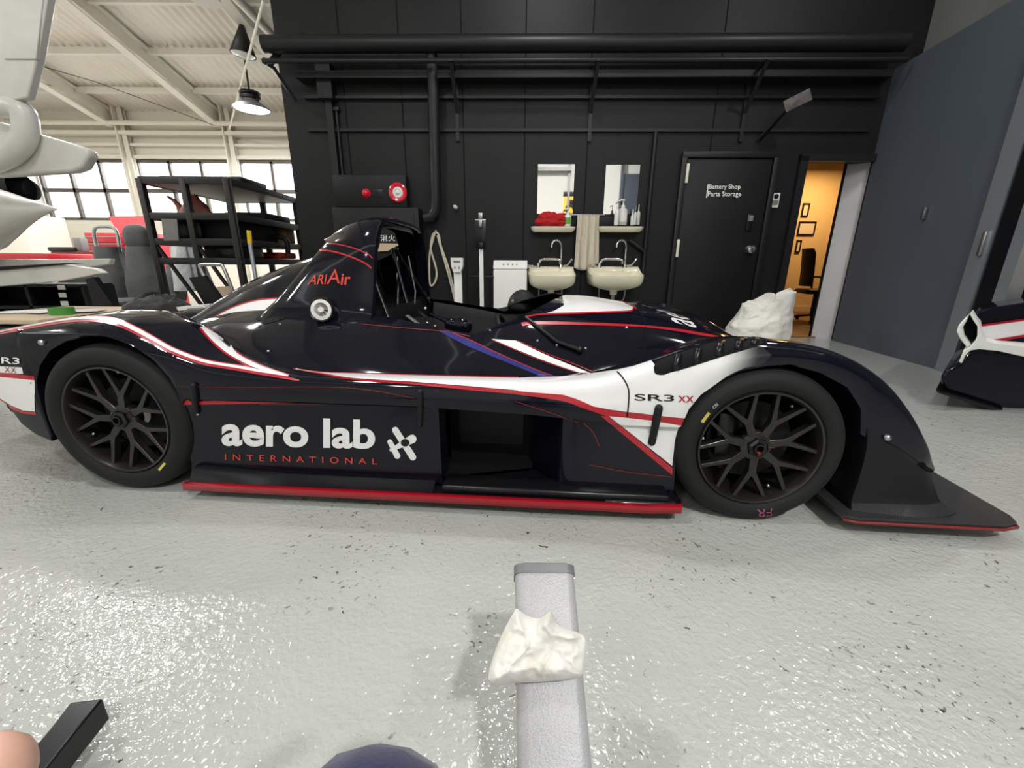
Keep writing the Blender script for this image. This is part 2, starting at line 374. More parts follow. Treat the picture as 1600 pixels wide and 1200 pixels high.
# engine cover and cockpit side: valley, flank, rim
SIDE = [
 [(-.86,-.47,.422),(-.373,-.5,.423),(.016,-.57,.425),(.308,-.66,.418),(.454,-.72,.414),(.9,-.74,.42),(1.397,-.73,.421)],
 [(-.858,-.43,.46),(-.371,-.45,.452),(.019,-.5,.468),(.214,-.55,.475),(.456,-.66,.466),(.703,-.69,.464),(.93,-.69,.467),(1.198,-.685,.465),(1.397,-.67,.462)],
 [(-.855,-.38,.474),(-.368,-.4,.475),(.021,-.45,.526),(.215,-.5,.543),(.459,-.59,.531),(.704,-.62,.525),(.932,-.62,.522),(1.199,-.61,.51),(1.397,-.61,.503)],
 [(-.853,-.32,.482),(-.366,-.33,.493),(.023,-.38,.567),(.218,-.42,.595),(.461,-.49,.598),(.707,-.515,.594),(.933,-.53,.587),(1.2,-.54,.558),(1.397,-.55,.541)],
 [(-.849,-.24,.49),(-.363,-.25,.506),(.026,-.29,.596),(.221,-.33,.632),(.464,-.39,.647),(.709,-.42,.646),(.934,-.445,.637),(1.2,-.485,.596),(1.397,-.505,.57)]]
engine_cover = loft('engine_cover', SIDE, nx=70)
DORSAL = [
 [(-.849,-.25,.475),(-.363,-.26,.491),(.026,-.3,.577),(.22,-.34,.608),(.465,-.36,.629),(.67,-.36,.629)],
 [(-.847,-.18,.493),(-.361,-.2,.509),(-.167,-.22,.569),(.028,-.235,.639),(.223,-.25,.694),(.467,-.25,.743),(.672,-.25,.764)],
 [(-.844,-.1,.498),(-.359,-.125,.517),(-.213,-.14,.572),(-.068,-.15,.651),(.153,-.155,.745),(.415,-.155,.824),(.674,-.155,.879)],
 [(-.842,-.05,.501),(-.376,-.06,.52),(-.26,-.065,.559),(-.085,-.07,.668),(.155,-.07,.784),(.416,-.07,.867),(.675,-.07,.93)],
 [(-.84,0,.502),(-.375,0,.52),(-.258,0,.563),(-.083,0,.681),(.157,0,.797),(.417,0,.88),(.675,0,.937)]]
dorsal = loft('dorsal_cover', DORSAL, nx=60)

# hood between the fenders, from the cockpit opening to the nose
HOOD = [
 [(1.327,-.68,.44),(1.596,-.66,.44),(1.893,-.6,.429),(2.19,-.53,.428),(2.487,-.51,.388),(2.786,-.51,.269),(3.006,-.53,.09)],
 [(1.328,-.63,.493),(1.596,-.6,.503),(1.893,-.55,.498),(2.189,-.49,.487),(2.486,-.47,.432),(2.784,-.475,.298),(3.033,-.49,.09)],
 [(1.338,-.54,.548),(1.595,-.52,.571),(1.892,-.48,.566),(2.188,-.44,.54),(2.485,-.42,.471),(2.782,-.43,.322),(3.061,-.45,.089)],
 [(1.348,-.495,.577),(1.595,-.44,.623),(1.891,-.415,.615),(2.187,-.38,.578),(2.483,-.36,.502),(2.78,-.37,.341),(3.078,-.39,.089)],
 [(1.535,-.38,.643),(1.693,-.345,.658),(1.939,-.32,.645),(2.185,-.3,.609),(2.481,-.285,.532),(2.777,-.29,.364),(3.094,-.3,.087)],
 [(1.653,-.2,.686),(1.79,-.19,.689),(1.986,-.18,.668),(2.232,-.17,.627),(2.478,-.16,.556),(2.773,-.16,.386),(3.108,-.16,.085)],
 [(1.725,0,.703),(1.837,0,.694),(2.063,0,.657),(2.249,0,.62),(2.445,0,.571),(2.769,0,.402),(3.113,0,.082)]]
hood = loft('hood', HOOD, nx=70)

# roll hoop cowl: an arch across the cockpit, hollow, tapering rearward
ARC = [(-.53,.575),(-.49,.612),(-.458,.66),(-.432,.74),(-.400,.868),(-.358,.968),(-.285,1.040),(-.15,1.060),(0,1.062)]
ARC = ARC+[(-y, z) for y, z in ARC[-2::-1]]
ARC = [tuple(p) for p in spline(ARC, 4)]
def fa(y): return 1-min(1, max(0, (y+.10)/.25))     # the top falls away rearward on the near side
def xfront(z): return .893+.030*(z-.65)
def xback(y, z):
    xb = float(np.interp(z, [.575,.646,.69,.76,.812,.861,.908,.953,.985,1.02,1.04,1.062], [.36,.405,.455,.52,.565,.612,.655,.69,.69,.665,.65,.60]))
    f = min(1, max(0, (y-.15)/.15))*min(1, max(0, (z-.86)/.08))     # the far leg is cut away higher up
    return xb+f*max(0, .80-xb)
mb = MB(); n = len(ARC); rows = []
def off(i, d):      # arch point moved inward by d
    a = Vector(ARC[max(0, i-1)]); b = Vector(ARC[min(n-1, i+1)]); t = (b-a).normalized(); nn = Vector((t.y, -t.x))
    p = Vector(ARC[i])+nn*d; return p
prof = [(-.05, .034, 0), (-.012, .034, 0), (.004, .030, 0), (.012, .022, 0), (.006, .006, 0), (-.02, 0, 0)]
for dx, inn, _ in prof:
    rows.append([(xfront(ARC[i][1])+dx, off(i, inn).x, off(i, inn).y) for i in range(n)])
for t in (.2, .4, .6, .8, 1.0):
    r = []
    for i in range(n):
        y, z = ARC[i]; xf = xfront(z)-.02; xb = xback(y, z); k = 1-.10*t**2
        r.append((xf+(xb-xf)*t, y*k, z-.085*fa(y)*t**2*min(1, max(0, (z-.94)/.08))))
    rows.append(r)
for dx, k, dz in ((.03, .84, .008),):
    rows.append([(xback(*ARC[i])-dx*1, ARC[i][0]*k, ARC[i][1]-.085*fa(ARC[i][0])*min(1, max(0, (ARC[i][1]-.94)/.08))-dz*(ARC[i][1]-.55)/.5) for i in range(n)])
mb.grid(rows)
cowl = mb.build('roll_hoop_cowl', 'paint', car, angle=50)

# cockpit tub, bulkhead, padding, belts
mb = MB()
tub = []
for x in xs_range(.93, 1.86, .06):
    yr = -float(hermite([.93, 1.2, 1.4, 1.7, 1.9], [.44, .475, .47, .40, .38], x)); zr = float(hermite([.93, 1.2, 1.4, 1.7, 1.9], [.626, .582, .552, .585, .60], x))
    tub.append([(x, yr-.02, zr-.012), (x, yr+.012, zr-.004), (x, yr+.03, zr-.05), (x, yr+.05, .2), (x, yr+.12, .1), (x, -yr-.12, .1), (x, -yr-.05, .2), (x, -yr-.03, zr-.05), (x, -yr-.012, zr-.004), (x, -yr+.02, zr-.012)])
mb.grid(tub); mb.add([p for p in tub[-1]], [tuple(range(10))]); mb.build('cockpit_tub', 'matte', car)
mb = MB(); mb.prism([(.93,-.43,.10), (.93,.43,.10), (.905,.43,.652), (.905,-.43,.652)], (-.05, 0, 0))
mb.prism([(.905,-.43,.64), (.905,.43,.64), (.66,.36,.655), (.66,-.36,.655)], (0, 0, .012)); mb.build('rear_bulkhead', 'satin', car)
mb = MB(); mb.prism([(.665,-.33,.655), (.665,.33,.655), (.665,.27,.87), (.665,.1,.89), (.665,-.1,.89), (.665,-.27,.87)], (-.02, 0, 0)); mb.build('firewall', 'matte', car)
for a, b, r in (((.93,-.34,.60), (.78,-.24,.955), .009), ((.93,.33,.62), (.80,.16,.93), .011), ((.90,.02,.62), (.80,.12,.93), .009), ((.88,-.10,.60), (.78,.28,.93), .009)):
    mb = MB(); mb.tube([a, b], r, 12); mb.build('brace_tube', 'satin', car)
mb = MB(); mb.ball((.95, -.02, .50), (.04, .17, .075), 24, 14, .6); mb.build('headrest', 'matte', car)
for y in (-.10, .10):
    mb = MB(); mb.grid([[(x, y-.022, z), (x, y+.022, z)] for x, z in ((.93,.60), (.985,.56), (1.0,.5), (1.03,.35), (1.1,.22))]); mb.build('harness_strap', 'grey' if y < 0 else 'matte', car, solid=.003)
mb = MB(); mb.tube([cu(638, 400, .1), cu(644, 430, .08), cu(649, 455, .06), cu(648, 474, .05)], .004, 6); mb.build('cable', 'grey', car)
mb = MB(); c = cu(600, 378, .40); mb.box((1.03, .0, .36), (.07, .40, .42), .03, Matrix.Rotation(-.35, 3, 'Y')); mb.build('seat_back', 'matte', car)
# padded head rail seen over the opening of the hoop
mb = MB(); mb.tube([(xfront(1.0)-.03, -.25, 1.01), (xfront(1.0)-.01, -.13, 1.022), (xfront(1.0)-.01, .13, 1.022), (xfront(1.0)-.03, .25, 1.01)], .011, 12); mb.build('hoop_padding', 'satin', car)
# dash screen and steering wheel
mb = MB()
scr = [(1.396,.47,.567), (1.513,.42,.622), (1.611,.3,.66), (1.69,.15,.69), (1.725,0,.703)]
rows = [[tuple(p) for p in spline(scr, 6)], [(p[0]-.04, p[1]-.01, p[2]+.010) for p in spline(scr, 6)]]
mb.grid(rows); mb.build('wind_deflector', 'satin', car, solid=.006)
mb = MB(); R = Matrix.Rotation(radians(65), 3, 'Y')
mb.tube([Vector((1.45, -.12, .50))+R @ Vector((.12*cos(2*pi*i/28), .12*sin(2*pi*i/28), 0)) for i in range(28)], .012, 8, closed=True)
mb.box((1.45, -.12, .50), (.02, .2, .05), .008); mb.build('steering_wheel', 'matte', car)
mb = MB(); mb.box((1.62, 0, .56), (.05, .5, .10), .02); mb.build('dashboard', 'matte', car)
c = cu(716, 509, -.36)
mb = MB(); mb.ball(c, (.062, .03, .036), 28, 16, .8, Matrix.Rotation(radians(8), 3, 'Y')); mb.tube([c+Vector((-.05, 0, .02)), c+Vector((-.13, .03, .045))], [.012, .006], 10); mb.build('mirror_pod', 'paint', car)
for u, v in ((665, 482), (668, 505), (680, 510)):
    mb = MB(); mb.ball(cu(u, v, -.40), .008, 12, 8); mb.build('bolt', 'chrome', car)

# side panels, intake, floor pan
mb = MB()
def sidez(y0, x): return y0
pan = []
for t in np.linspace(0, 1, 9):
    z = .375-.30*t; yy = -.846+.006*t+.020*max(0, t-.75)**2*4
    xl = cu(285+(16 if t < .9 else 12)*t, 632+104*t, -.84).x
    pan.append([(xl+(1.275-xl)*k, yy, z) for k in np.linspace(0, 1, 14)])
mb.grid(pan); e = [(p[-1][0], p[-1][1]+.10, p[-1][2]) for p in pan]; mb.grid([[p[-1] for p in pan], e]); s0 = [(p[0][0]+.01, p[0][1]+.12, p[0][2]) for p in pan]; mb.grid([s0, [p[0] for p in pan]])
side_panel = mb.build('side_panel', 'paint', car, angle=45)
mb = MB(); pan = []
for t in np.linspace(0, 1, 9):
    z = .362-.29*t; yy = -.838
    xr = cu(1058-6*t, 668+100*t, -.83).x
    row = [(1.60, -.66, z), (1.645, -.715, z), (1.69, -.795, z), (1.705, -.825, z), (1.73, -.836, z)]+[(1.73+(xr-1.73)*k, yy, z-.018*k) for k in np.linspace(.1, 1, 10)]
    pan.append(row)
mb.grid(pan); mb.grid([[p[-1] for p in pan], [(p[-1][0]-.01, p[-1][1]+.12, p[-1][2]) for p in pan]])
front_panel = mb.build('front_side_panel', 'paint', car, angle=45)
mb = MB()      # intake box: back wall, left cheek, roof, floor
mb.prism([(1.26,-.62,.06), (1.61,-.62,.06), (1.61,-.62,.37), (1.26,-.62,.37)], (0, .02, 0))
mb.prism([(1.60,-.66,.365), (1.27,-.84,.372), (1.60,-.84,.366), (1.74,-.835,.362)][:3]+[(1.60,-.66,.365)], (0, 0, .004))
mb.prism([(1.27,-.84,.368), (1.72,-.836,.362), (1.60,-.62,.362), (1.27,-.62,.366)], (0, 0, .005))
mb.prism([(1.27,-.80,.085), (1.60,-.70,.085), (1.60,-.62,.085), (1.27,-.62,.085)], (0, 0, .004)); mb.build('side_intake', 'dark', car)
mb = MB(); mb.prism([(1.30,-.63,.15), (1.56,-.63,.15), (1.56,-.63,.335), (1.30,-.63,.335)], (0, .008, 0)); mb.build('radiator_core', 'grey' if 0 else 'matte', car)
fx = [(.315,-.905), (.60,-.905), (1.3,-.905), (2.0,-.905), (2.115,-.895), (2.125,-.86)]
pl = fx+[(2.11,.86), (2.10,.895), (1.3,.905), (.315,.905)]
mb = MB(); mb.prism([(x, y, .046) for x, y in pl], (0, 0, .018))
lip = []
for x in xs_range(.33, 1.25, .05):
    k = max(0, 1-(x-.33)/.35); lip.append([(x, -.895, .066), (x, -.875, .070+.03*k), (x, -.845, .085+.03*k), (x, -.80, .10)])
mb.grid(lip); mb.box((1.68, -.83, .078), (.80, .10, .03), .01); floor_pan = mb.build('floor_pan', 'satin', car, angle=45)
for sg in (1, -1): MB().grid([[(x, (y-.0035)*sg, .042), (x, (y-.004)*sg, .066), (x, (y+.012)*sg, .068)] for x, y in fx]).build('sill_edge', 'red', car, solid=.003)
mb = MB(); mb.grid([[(x, -.892, .0675), (x, -.868, .0695)] for x in xs_range(1.86, 2.10, .06)]); mb.build('carbon_strip', 'carbon', car, solid=.002)

# splitter, dive panel with its carbon foot
sp = [(2.625,-.905), (2.66,-.918), (3.10,-.918), (3.155,-.90), (3.175,-.86), (3.185,-.70), (3.20,-.4), (3.215,0)]
sp = sp+[(x, -y) for x, y in sp[-2::-1]]
mb = MB(); mb.prism([(x, y, .058) for x, y in sp], (0, 0, .014)); splitter = mb.build('splitter', 'carbon', car)
mb = MB(); mb.grid([[(x+.004*(x > 3.1), y-.004*(1 if y < 0 else -1), .052), (x+.004*(x > 3.1), y-.005*(1 if y < 0 else -1), .061)] for x, y in sp]); mb.build('splitter_edge', 'maroon', car, solid=.004)
mb = MB()
LFT = [cu(u, v, -.852) for u, v in ((1354, 668), (1355, 690), (1348, 722), (1338, 752), (1327, 778), (1320, 796), (1320, 806))]
LFT = resample(LFT, 12)
RGT = resample([(2.66, -.856, .345), (2.70, -.85, .315)], 2)
seam = resample([(2.665,-.857,.338), (2.80,-.848,.265), (2.925,-.815,.192), (2.975,-.772,.172)], 12)
rows = []
for i in range(12):
    t = i/11; p0 = np.array(LFT[i]); zt = p0[2]
    if i == 0: p0 = np.array(seam[0])
    xr = 2.945-.01*t; row = []
    for k in np.linspace(0, 1, 14):
        top = np.array([np.interp(k, np.linspace(0, 1, 12), [s[j] for s in seam]) for j in range(3)])
        bot = np.array([2.635+(2.985-2.635)*k, -.872+(.10*max(0, k-.55)**2*1.8), .075])
        pt = top*(1-t)+bot*t
        pl_ = np.array([LFT[i][0], -.855-.012*t**2, LFT[i][2]]); base = top*(1-t)+bot*t
        w_ = (1-k)**2
        pt = base+(pl_-(np.array(seam[0])*(1-t)+np.array([2.635, -.872, .075])*t))*w_
        fl_ = max(0, t-.72)/.28; pt = pt+np.array([.02*k*fl_**2, -.030*fl_**2, 0]); row.append(tuple(pt))
    rows.append(row)
MB().grid([[(p[0], -p[1], p[2]) for p in r] for r in rows]).build('dive_panel', 'matte', car, angle=60)
mb.grid(rows)
ins = [(r[0][0]+.0, r[0][1]+.10, r[0][2]) for r in rows]; mb.grid([ins, [r[0] for r in rows]])
dive = mb.build('dive_panel', 'matte', car, angle=60)
mb = MB(); mb.grid([[(p[0], p[1]-.002, p[2]+.001) for p in r] for r in rows[9:]]); mb.build('carbon_foot', 'carbon', car, angle=60)

# wheels
def wheel(name, xc, zc, y0, R, Rr, W, phase, sgn=1):
    A = (0, 1*sgn, 0); o = Vector((xc, y0, zc))
    mb = MB(); tp = [(Rr-.004, .035), (Rr+.004, .012), (Rr+.020, .002), (Rr+(R-Rr)*.5, 0), (R-.022, .006), (R-.010, .016), (R-.002, .034), (R, .06), (R, W-.06), (R-.003, W-.03), (R-.014, W-.01), (Rr+.02, W), (Rr-.004, W-.03)]
    tp = [tuple(p) for p in spline(tp, 3)]
    tire = mb.lathe(tp, o, A, 96, caps=False).build('tire', 'rubber', car, angle=50)
    mb = MB(); rp = [(Rr-.004, .04), (Rr+.002, .016), (Rr-.002, .008), (Rr-.008, .010), (Rr-.013, .022), (Rr-.016, .055), (Rr-.024, .12), (Rr-.026, W-.03)]
    rim = mb.lathe(rp, o, A, 96, caps=False).build('wheel_rim', 'rim', car, angle=40)
    mb = MB()
    for k in range(7):
        for s in (-1, 1):
            L_ = []; Rg = []; a_ = phase+2*pi*k/7; st = Vector((cos(a_), 0, sin(a_))); ta = Vector((-sin(a_), 0, cos(a_))); e_ = radians(15.5)*s; Re = Rr-.009
            F_ = st*(.47*Rr)+ta*(.004*s); E_ = st*Re*cos(e_)+ta*Re*sin(e_); q0 = st*.042     # hub, up the stem, then out along one arm
            ctr = resample(spline([q0, (q0+F_)/2, F_, F_*.5+E_*.5, E_], 8), 15)
            for t in np.linspace(0, 1, 15):
                t15 = int(round(t*14)); P = Vector(ctr[t15]); T = Vector(ctr[min(14, t15+1)])-Vector(ctr[max(0, t15-1)]); T = Vector((-T.z, 0, T.x)).normalized()
                hw = .0062+.0075*(1-t)**2; dep = .036-.012*t
                L_.append(o+P+T*hw+Vector((0, sgn*dep, 0))); Rg.append(o+P-T*hw+Vector((0, sgn*dep, 0)))
            bk = [p+Vector((0, sgn*.026, 0)) for p in L_]; br = [p+Vector((0, sgn*.026, 0)) for p in Rg]
            mb.grid([L_, Rg, br, bk], cu=True)
    mb.lathe([(.05, .075), (.056, .05), (.050, .038), (.030, .034), (.028, .03)], o, A, 40, caps=False)
    spk = mb.build('spokes', 'rim', rim, angle=40); md = spk.modifiers.new('edge', 'BEVEL'); md.width = .0016; md.segments = 2; md.limit_method = 'ANGLE'
    mb = MB(); mb.lathe([(.034, .05), (.034, .022), (.026, .016), (.020, .018), (.018, .04)], o, A, 6, caps=False); mb.lathe([(.017, .05), (.017, .012), (.012, .012), (.010, .045)], o, A, 24, caps=True); mb.build('center_nut', 'satin', rim)
    mb = MB(); mb.lathe([(.05, .10), (.14, .10), (.14, .115), (.05, .115)], o, A, 48, caps=False); mb.build('brake_disc', 'matte', car)
    for k in range(3):
        th = phase+2*pi*(k/3+.07); MB().ball(o+Vector((cos(th)*(Rr-.03), sgn*.055, sin(th)*(Rr-.03))), .007, 12, 8).build('rim_bolt', 'steel', rim)
    return tire, rim
tF, rF = wheel('front', 2.353, .272, -.872, .272, .2005, .21, -pi/2)
tR, rR = wheel('rear', .060, .286, -.872, .286, .208, .27, pi)
wheel('front', 2.353, .272, .872, .272, .2005, .21, -pi/2, -1); wheel('rear', .060, .286, .872, .286, .208, .27, pi, -1)
o = Vector((2.357, -.80, .27)); mb = MB(); mb.box(o+Vector((-.10, .01, .03)), (.06, .05, .16), .015); mb.build('brake_caliper', 'satin', car)
for xc, zc, Rl, a0, a1 in ((2.36, .27, .335, -.15, 1.12), (.05, .29, .325, -.05, 1.06)):
    for sg in (1, -1):
        mb = MB(); rows = []
        for t in np.linspace(a0*pi, a1*pi, 40):
            px, pz = xc+Rl*cos(t), max(.09, min(zc+Rl*sin(t), .58 if xc > 1 else .60)); rows.append([(px, -.80*sg, pz), (px, -.50*sg, pz)])
        mb.grid(rows); mb.add([r[1] for r in rows], [tuple(range(len(rows)))]); mb.build('wheel_arch_liner', 'dark', car)
mb = MB(); mb.box((-.55, 0, .30), (.5, 1.2, .25), .04); mb.build('rear_underbody', 'dark', car)
mb = MB(); mb.box((.2, 0, .28), (.9, .9, .36), .05); mb.box((1.1, 0, .2), (1.3, 1.1, .2), .03); mb.box((2.3, 0, .26), (.9, .9, .30), .05); mb.build('chassis', 'dark', car)

# ---- livery: vinyl laid on the bodywork
def world_bvh(objs):
    V = []; Fs = []
    for o in objs:
        b = len(V); V += [v.co.copy() for v in o.data.vertices]; Fs += [tuple(i+b for i in p.vertices) for p in o.data.polygons]
    return BVHTree.FromPolygons(V, Fs)
B_FL = world_bvh([sidepod, front_fender]); BODY = world_bvh([rear_fender, sidepod, front_fender, engine_cover, dorsal, hood, cowl, side_panel, front_panel, dive, floor_pan])
COVERED = []
B_DOR = world_bvh([dorsal]); B_HOOD = world_bvh([hood]); B_COWL = world_bvh([cowl]); B_TF = world_bvh([tF]); B_TR = world_bvh([tR])
B_FEN = world_bvh([front_fender]); B_RF = world_bvh([rear_fender, sidepod]); B_SIDE = world_bvh([side_panel, front_panel]); B_ENG = world_bvh([engine_cover]); COVERED += [B_DOR, B_HOOD, B_COWL, B_FEN, B_RF, B_FL, B_SIDE]
def hit(u, v, bv, lift):
    d = (CRi @ ray(u, v)).normalized(); p, nrm, i, dist = bv.ray_cast(CL, d)
    if p is None: return None
    if bv in COVERED:       # no vinyl where another panel lies over this one
        q = BODY.ray_cast(CL, d)
        if q[0] is not None and q[3] < dist-.008: return None
    if nrm.dot(d) > 0: nrm = -nrm
    return p+nrm*lift
def put(name, V, Fs, m, bv, lift, parent, maxj=.12):
    V = list(V); H = [hit(u, v, bv, lift) for u, v in V]; keep = []; edge = {}
    for f in Fs:
        ok = [i for i in f if H[i] is not None]
        if not ok: continue
        if len(ok) < len(f):            # trim the sheet at the edge of the panel
            g_ = []
            for k_ in range(len(f)):
                i, j = f[k_], f[(k_+1) % len(f)]
                if H[i] is not None: g_.append(i)
                if (H[i] is None) == (H[j] is None): continue
                if H[i] is None: i, j = j, i
                if (i, j) not in edge:
                    a_, b_ = 0.0, 1.0; P_ = H[i]
                    for _ in range(8):
                        m_ = (a_+b_)/2; q = hit(V[i][0]+(V[j][0]-V[i][0])*m_, V[i][1]+(V[j][1]-V[i][1])*m_, bv, lift)
                        if q is not None: a_ = m_; P_ = q
                        else: b_ = m_
                    H.append(P_); edge[(i, j)] = len(H)-1
                g_.append(edge[(i, j)])
            f = tuple(g_)
            if len(set(f)) < 3 or len({tuple(round(c, 6) for c in H[i]) for i in f}) < 3: continue
        P = [H[i] for i in f]
        if max((P[i]-P[i-1]).length for i in range(len(P))) > maxj: continue
        keep.append(f)
    used = sorted({i for f in keep for i in f}); ix = {k: j for j, k in enumerate(used)}
    mb = MB(); mb.add([H[i] for i in used], [tuple(ix[i] for i in f) for f in keep])
    return mb.build(name, m, parent or car, angle=60, recalc=False)
def band(name, top, bot, m, bv=None, lift=.0016, parent=None, n=60, k=4, sm=True):
    T = resample(spline(top, 8) if sm and len(top) > 2 else top, n); Bt = resample(spline(bot, 8) if sm and len(bot) > 2 else bot, n)
    V = []; Fs = []
    for i in range(n):
        for j in range(k): V.append(tuple(T[i]+(Bt[i]-T[i])*j/(k-1)))
    for i in range(n-1):
        for j in range(k-1): Fs.append((i*k+j, (i+1)*k+j, (i+1)*k+j+1, i*k+j+1))
    return put(name, V, Fs, m, bv or BODY, lift, parent)
def ribbon(name, path, wd, m, bv=None, lift=.0018, parent=None, n=60, k=3):
    P = resample(spline(path, 8) if len(path) > 2 else path, n); T = []; Bt = []
    for i in range(n):
        t = P[min(n-1, i+1)]-P[max(0, i-1)]; t /= np.linalg.norm(t); nn = np.array([t[1], -t[0]])
        ww = wd if not isinstance(wd, (list, tuple)) else np.interp(i/(n-1), np.linspace(0, 1, len(wd)), wd)
        T.append(P[i]+nn*ww/2); Bt.append(P[i]-nn*ww/2)
    return band(name, T, Bt, m, bv, lift, parent, n, k, sm=False)
def patch(name, poly, m, bv=None, lift=.0016, parent=None, step=5, smooth=0, maxj=.12):
    P = spline(poly, smooth, True) if smooth else [np.array(p, float) for p in poly]
    Q = []
    for i in range(len(P)):
        a, b = P[i], P[(i+1) % len(P)]; k = max(1, int(np.linalg.norm(b-a)/step)); Q += [a+(b-a)*j/k for j in range(k)]
    n = len(Q); A = np.array(Q); lo = A.min(0); hi = A.max(0); ins = []
    def inside(p):
        r = False
        for i in range(n):
            a, b = A[i], A[i-1]
            if (a[1] > p[1]) != (b[1] > p[1]) and p[0] < (b[0]-a[0])*(p[1]-a[1])/(b[1]-a[1])+a[0]: r = not r
        return r
    y = lo[1]+step/2
    while y < hi[1]:
        x = lo[0]+step/2
        while x < hi[0]:
            p = np.array([x, y])
            if inside(p) and np.min(np.linalg.norm(A-p, axis=1)) > step*.5: ins.append(p)
            x += step
        y += step
    V2 = [Vector(q) for q in Q]+[Vector(q) for q in ins]
    r = geometry.delaunay_2d_cdt(V2, [], [list(range(n))], 1, 1e-4)
    return put(name, [tuple(v) for v in r[0]], [tuple(f) for f in r[2]], m, bv or BODY, lift, parent, maxj)
def lettering(name, s, quad, m, bv=None, lift=.0026, parent=None, bold=0, space=1, shear=0):
    V, Fs = text_mesh(s, bold, space, shear); bl, br, tr, tl = [np.array(q, float) for q in quad]
    W_ = [tuple(bl*(1-x)*(1-y)+br*x*(1-y)+tr*x*y+tl*(1-x)*y) for x, y in V]
    return put(name, W_, Fs, m, bv or BODY, lift, parent, maxj=.5)
def cv(sc, ox, oy, pts): return [(ox+x/sc, oy+y/sc) for x, y in pts]
c1 = lambda *p: cv(3.75, 0, 460, p); c2 = lambda *p: cv(3.75, 300, 320, p); c3 = lambda *p: cv(5, 560, 320, p)
c4 = lambda *p: cv(3.5286, 640, 440, p); c5 = lambda *p: cv(4, 780, 430, p); c6 = lambda *p: cv(3.53, 1000, 500, p); cl = lambda *p: cv(3.81, 280, 580, p)

# white that is airbrushed into the dark paint over the top of the front fender
mf = mat('white_fading_to_black', (.8, .8, .8), .2, coat=.25); M['fade'] = mf
nn = mf.node_tree.nodes; LL = mf.node_tree.links; tc = nn.new('ShaderNodeTexCoord'); sx = nn.new('ShaderNodeSeparateXYZ'); mr = nn.new('ShaderNodeMapRange'); mx = nn.new('ShaderNodeMix'); mx.data_type = 'RGBA'
mr.inputs['From Min'].default_value = 2.17; mr.inputs['From Max'].default_value = 2.30; mr.interpolation_type = 'SMOOTHSTEP'
mx.inputs['A'].default_value = (*srgb(226, 226, 226), 1); mx.inputs['B'].default_value = (.0045, .0048, .009, 1)
LL.new(tc.outputs['Object'], sx.inputs[0]); LL.new(sx.outputs['X'], mr.inputs['Value']); LL.new(mr.outputs['Result'], mx.inputs['Factor']); LL.new(mx.outputs['Result'], nn['Principled BSDF'].inputs['Base Color'])

wt = c2((605,962),(760,984),(950,990))+c4((0,518),(300,526),(600,533))
wl_ = c2((605,966),(770,990),(950,1018))+c4((0,553),(300,575),(600,600))
band('shoulder_stripe', c2((590,958),(760,978),(950,984))+c4((0,511),(300,519),(600,526)), c2((590,964),(760,996),(950,1028))+c4((0,566),(300,595),(600,622)), 'red', lift=.0012, n=120)
band('shoulder_stripe', wt, wl_, 'white', bv=B_FL, lift=.002, n=120, k=6)
WT = c5((118,644),(190,640),(380,636),(500,626),(600,612),(740,592),(840,570),(950,534),(972,560),(974,600),(1000,625),(1030,624),(1150,578),(1300,528),(1430,485),(1520,462),(1640,445))
WB = c5((118,724),(200,732),(400,747),(480,772),(590,820),(690,838),(790,852),(870,860),(960,872),(1060,884),(1160,893))
patch('fender_white', WT+c5((1700,500),(1640,560),(1540,575),(1480,600),(1420,630),(1350,680),(1290,735),(1230,800),(1185,860))+WB[::-1], 'fade', bv=B_FL, lift=.002, step=3.2)
band('fender_stripe', c5((118,722),(200,730),(400,745),(480,770),(590,818),(790,850),(960,870),(1165,893)), c5((118,747),(200,757),(400,788),(500,822),(600,856),(680,882),(790,896),(960,914),(1150,944)), 'red', lift=.0014, n=90)
ribbon('panel_gap', c5((738,606),(770,640),(800,690),(810,740),(806,820),(798,882)), 2.2, 'dark', lift=.0032)
for bv_ in (B_FL, B_SIDE): patch('triangle_panel', [(951.5,650)]+c5((800,890),(960,908),(1142,940),(1120,985),(1105,1030),(1090,1100),(1080,1190)), 'white', bv=bv_, lift=.002, step=4)
for bv_ in (B_FL, B_SIDE): band('diagonal_stripe', [(951,650), (1051,731)], [(938,649), (1050,742)], 'red', bv=bv_, lift=.0022, n=60, sm=False)
band('side_stripe', cl((-14,172),(300,163),(600,168),(1000,182),(1330,190)), cl((-10,201),(250,196),(600,190.5),(1000,191),(1330,192)), 'red', bv=B_SIDE, n=70)
ribbon('side_stripe', cl((480,197),(800,196),(1300,193)), .7, 'maroon', bv=B_SIDE)
T1 = c1((-130,240),(-20,222),(120,192),(300,158),(440,136),(570,131),(690,150),(800,195),(900,250),(1000,308),(1100,350),(1200,384),(1290,403),(1390,418),(1500,438),(1690,479))
B1 = c1((-130,247),(-20,228),(120,200),(300,168),(440,150),(570,149),(690,173),(800,223),(900,276),(1000,330),(1100,370),(1200,402),(1290,418),(1400,436),(1500,454),(1690,483))
band('fender_stripe', [(u+.6, v-1.8) for u, v in T1[:-1]]+c1((1760,503)), [(u-1.2, v+3.6) for u, v in B1[:-1]]+c1((1740,507)), 'red', bv=B_RF, lift=.0012, n=120)
band('fender_stripe', T1, B1, 'white', bv=B_RF, lift=.002, n=120)
IL = c1((1172,192),(1235,265),(1315,335),(1395,385),(1515,440),(1690,479)); IR = c1((1200,196),(1275,240),(1345,295),(1395,352),(1530,422),(1690,478))
band('fender_stripe', [(u-2.5, v+1.5) for u, v in IL], [(u+2, v-1.6) for u, v in IR], 'red', lift=.0014, n=90)
band('fender_stripe', IL, IR, 'white', lift=.0026, n=90)
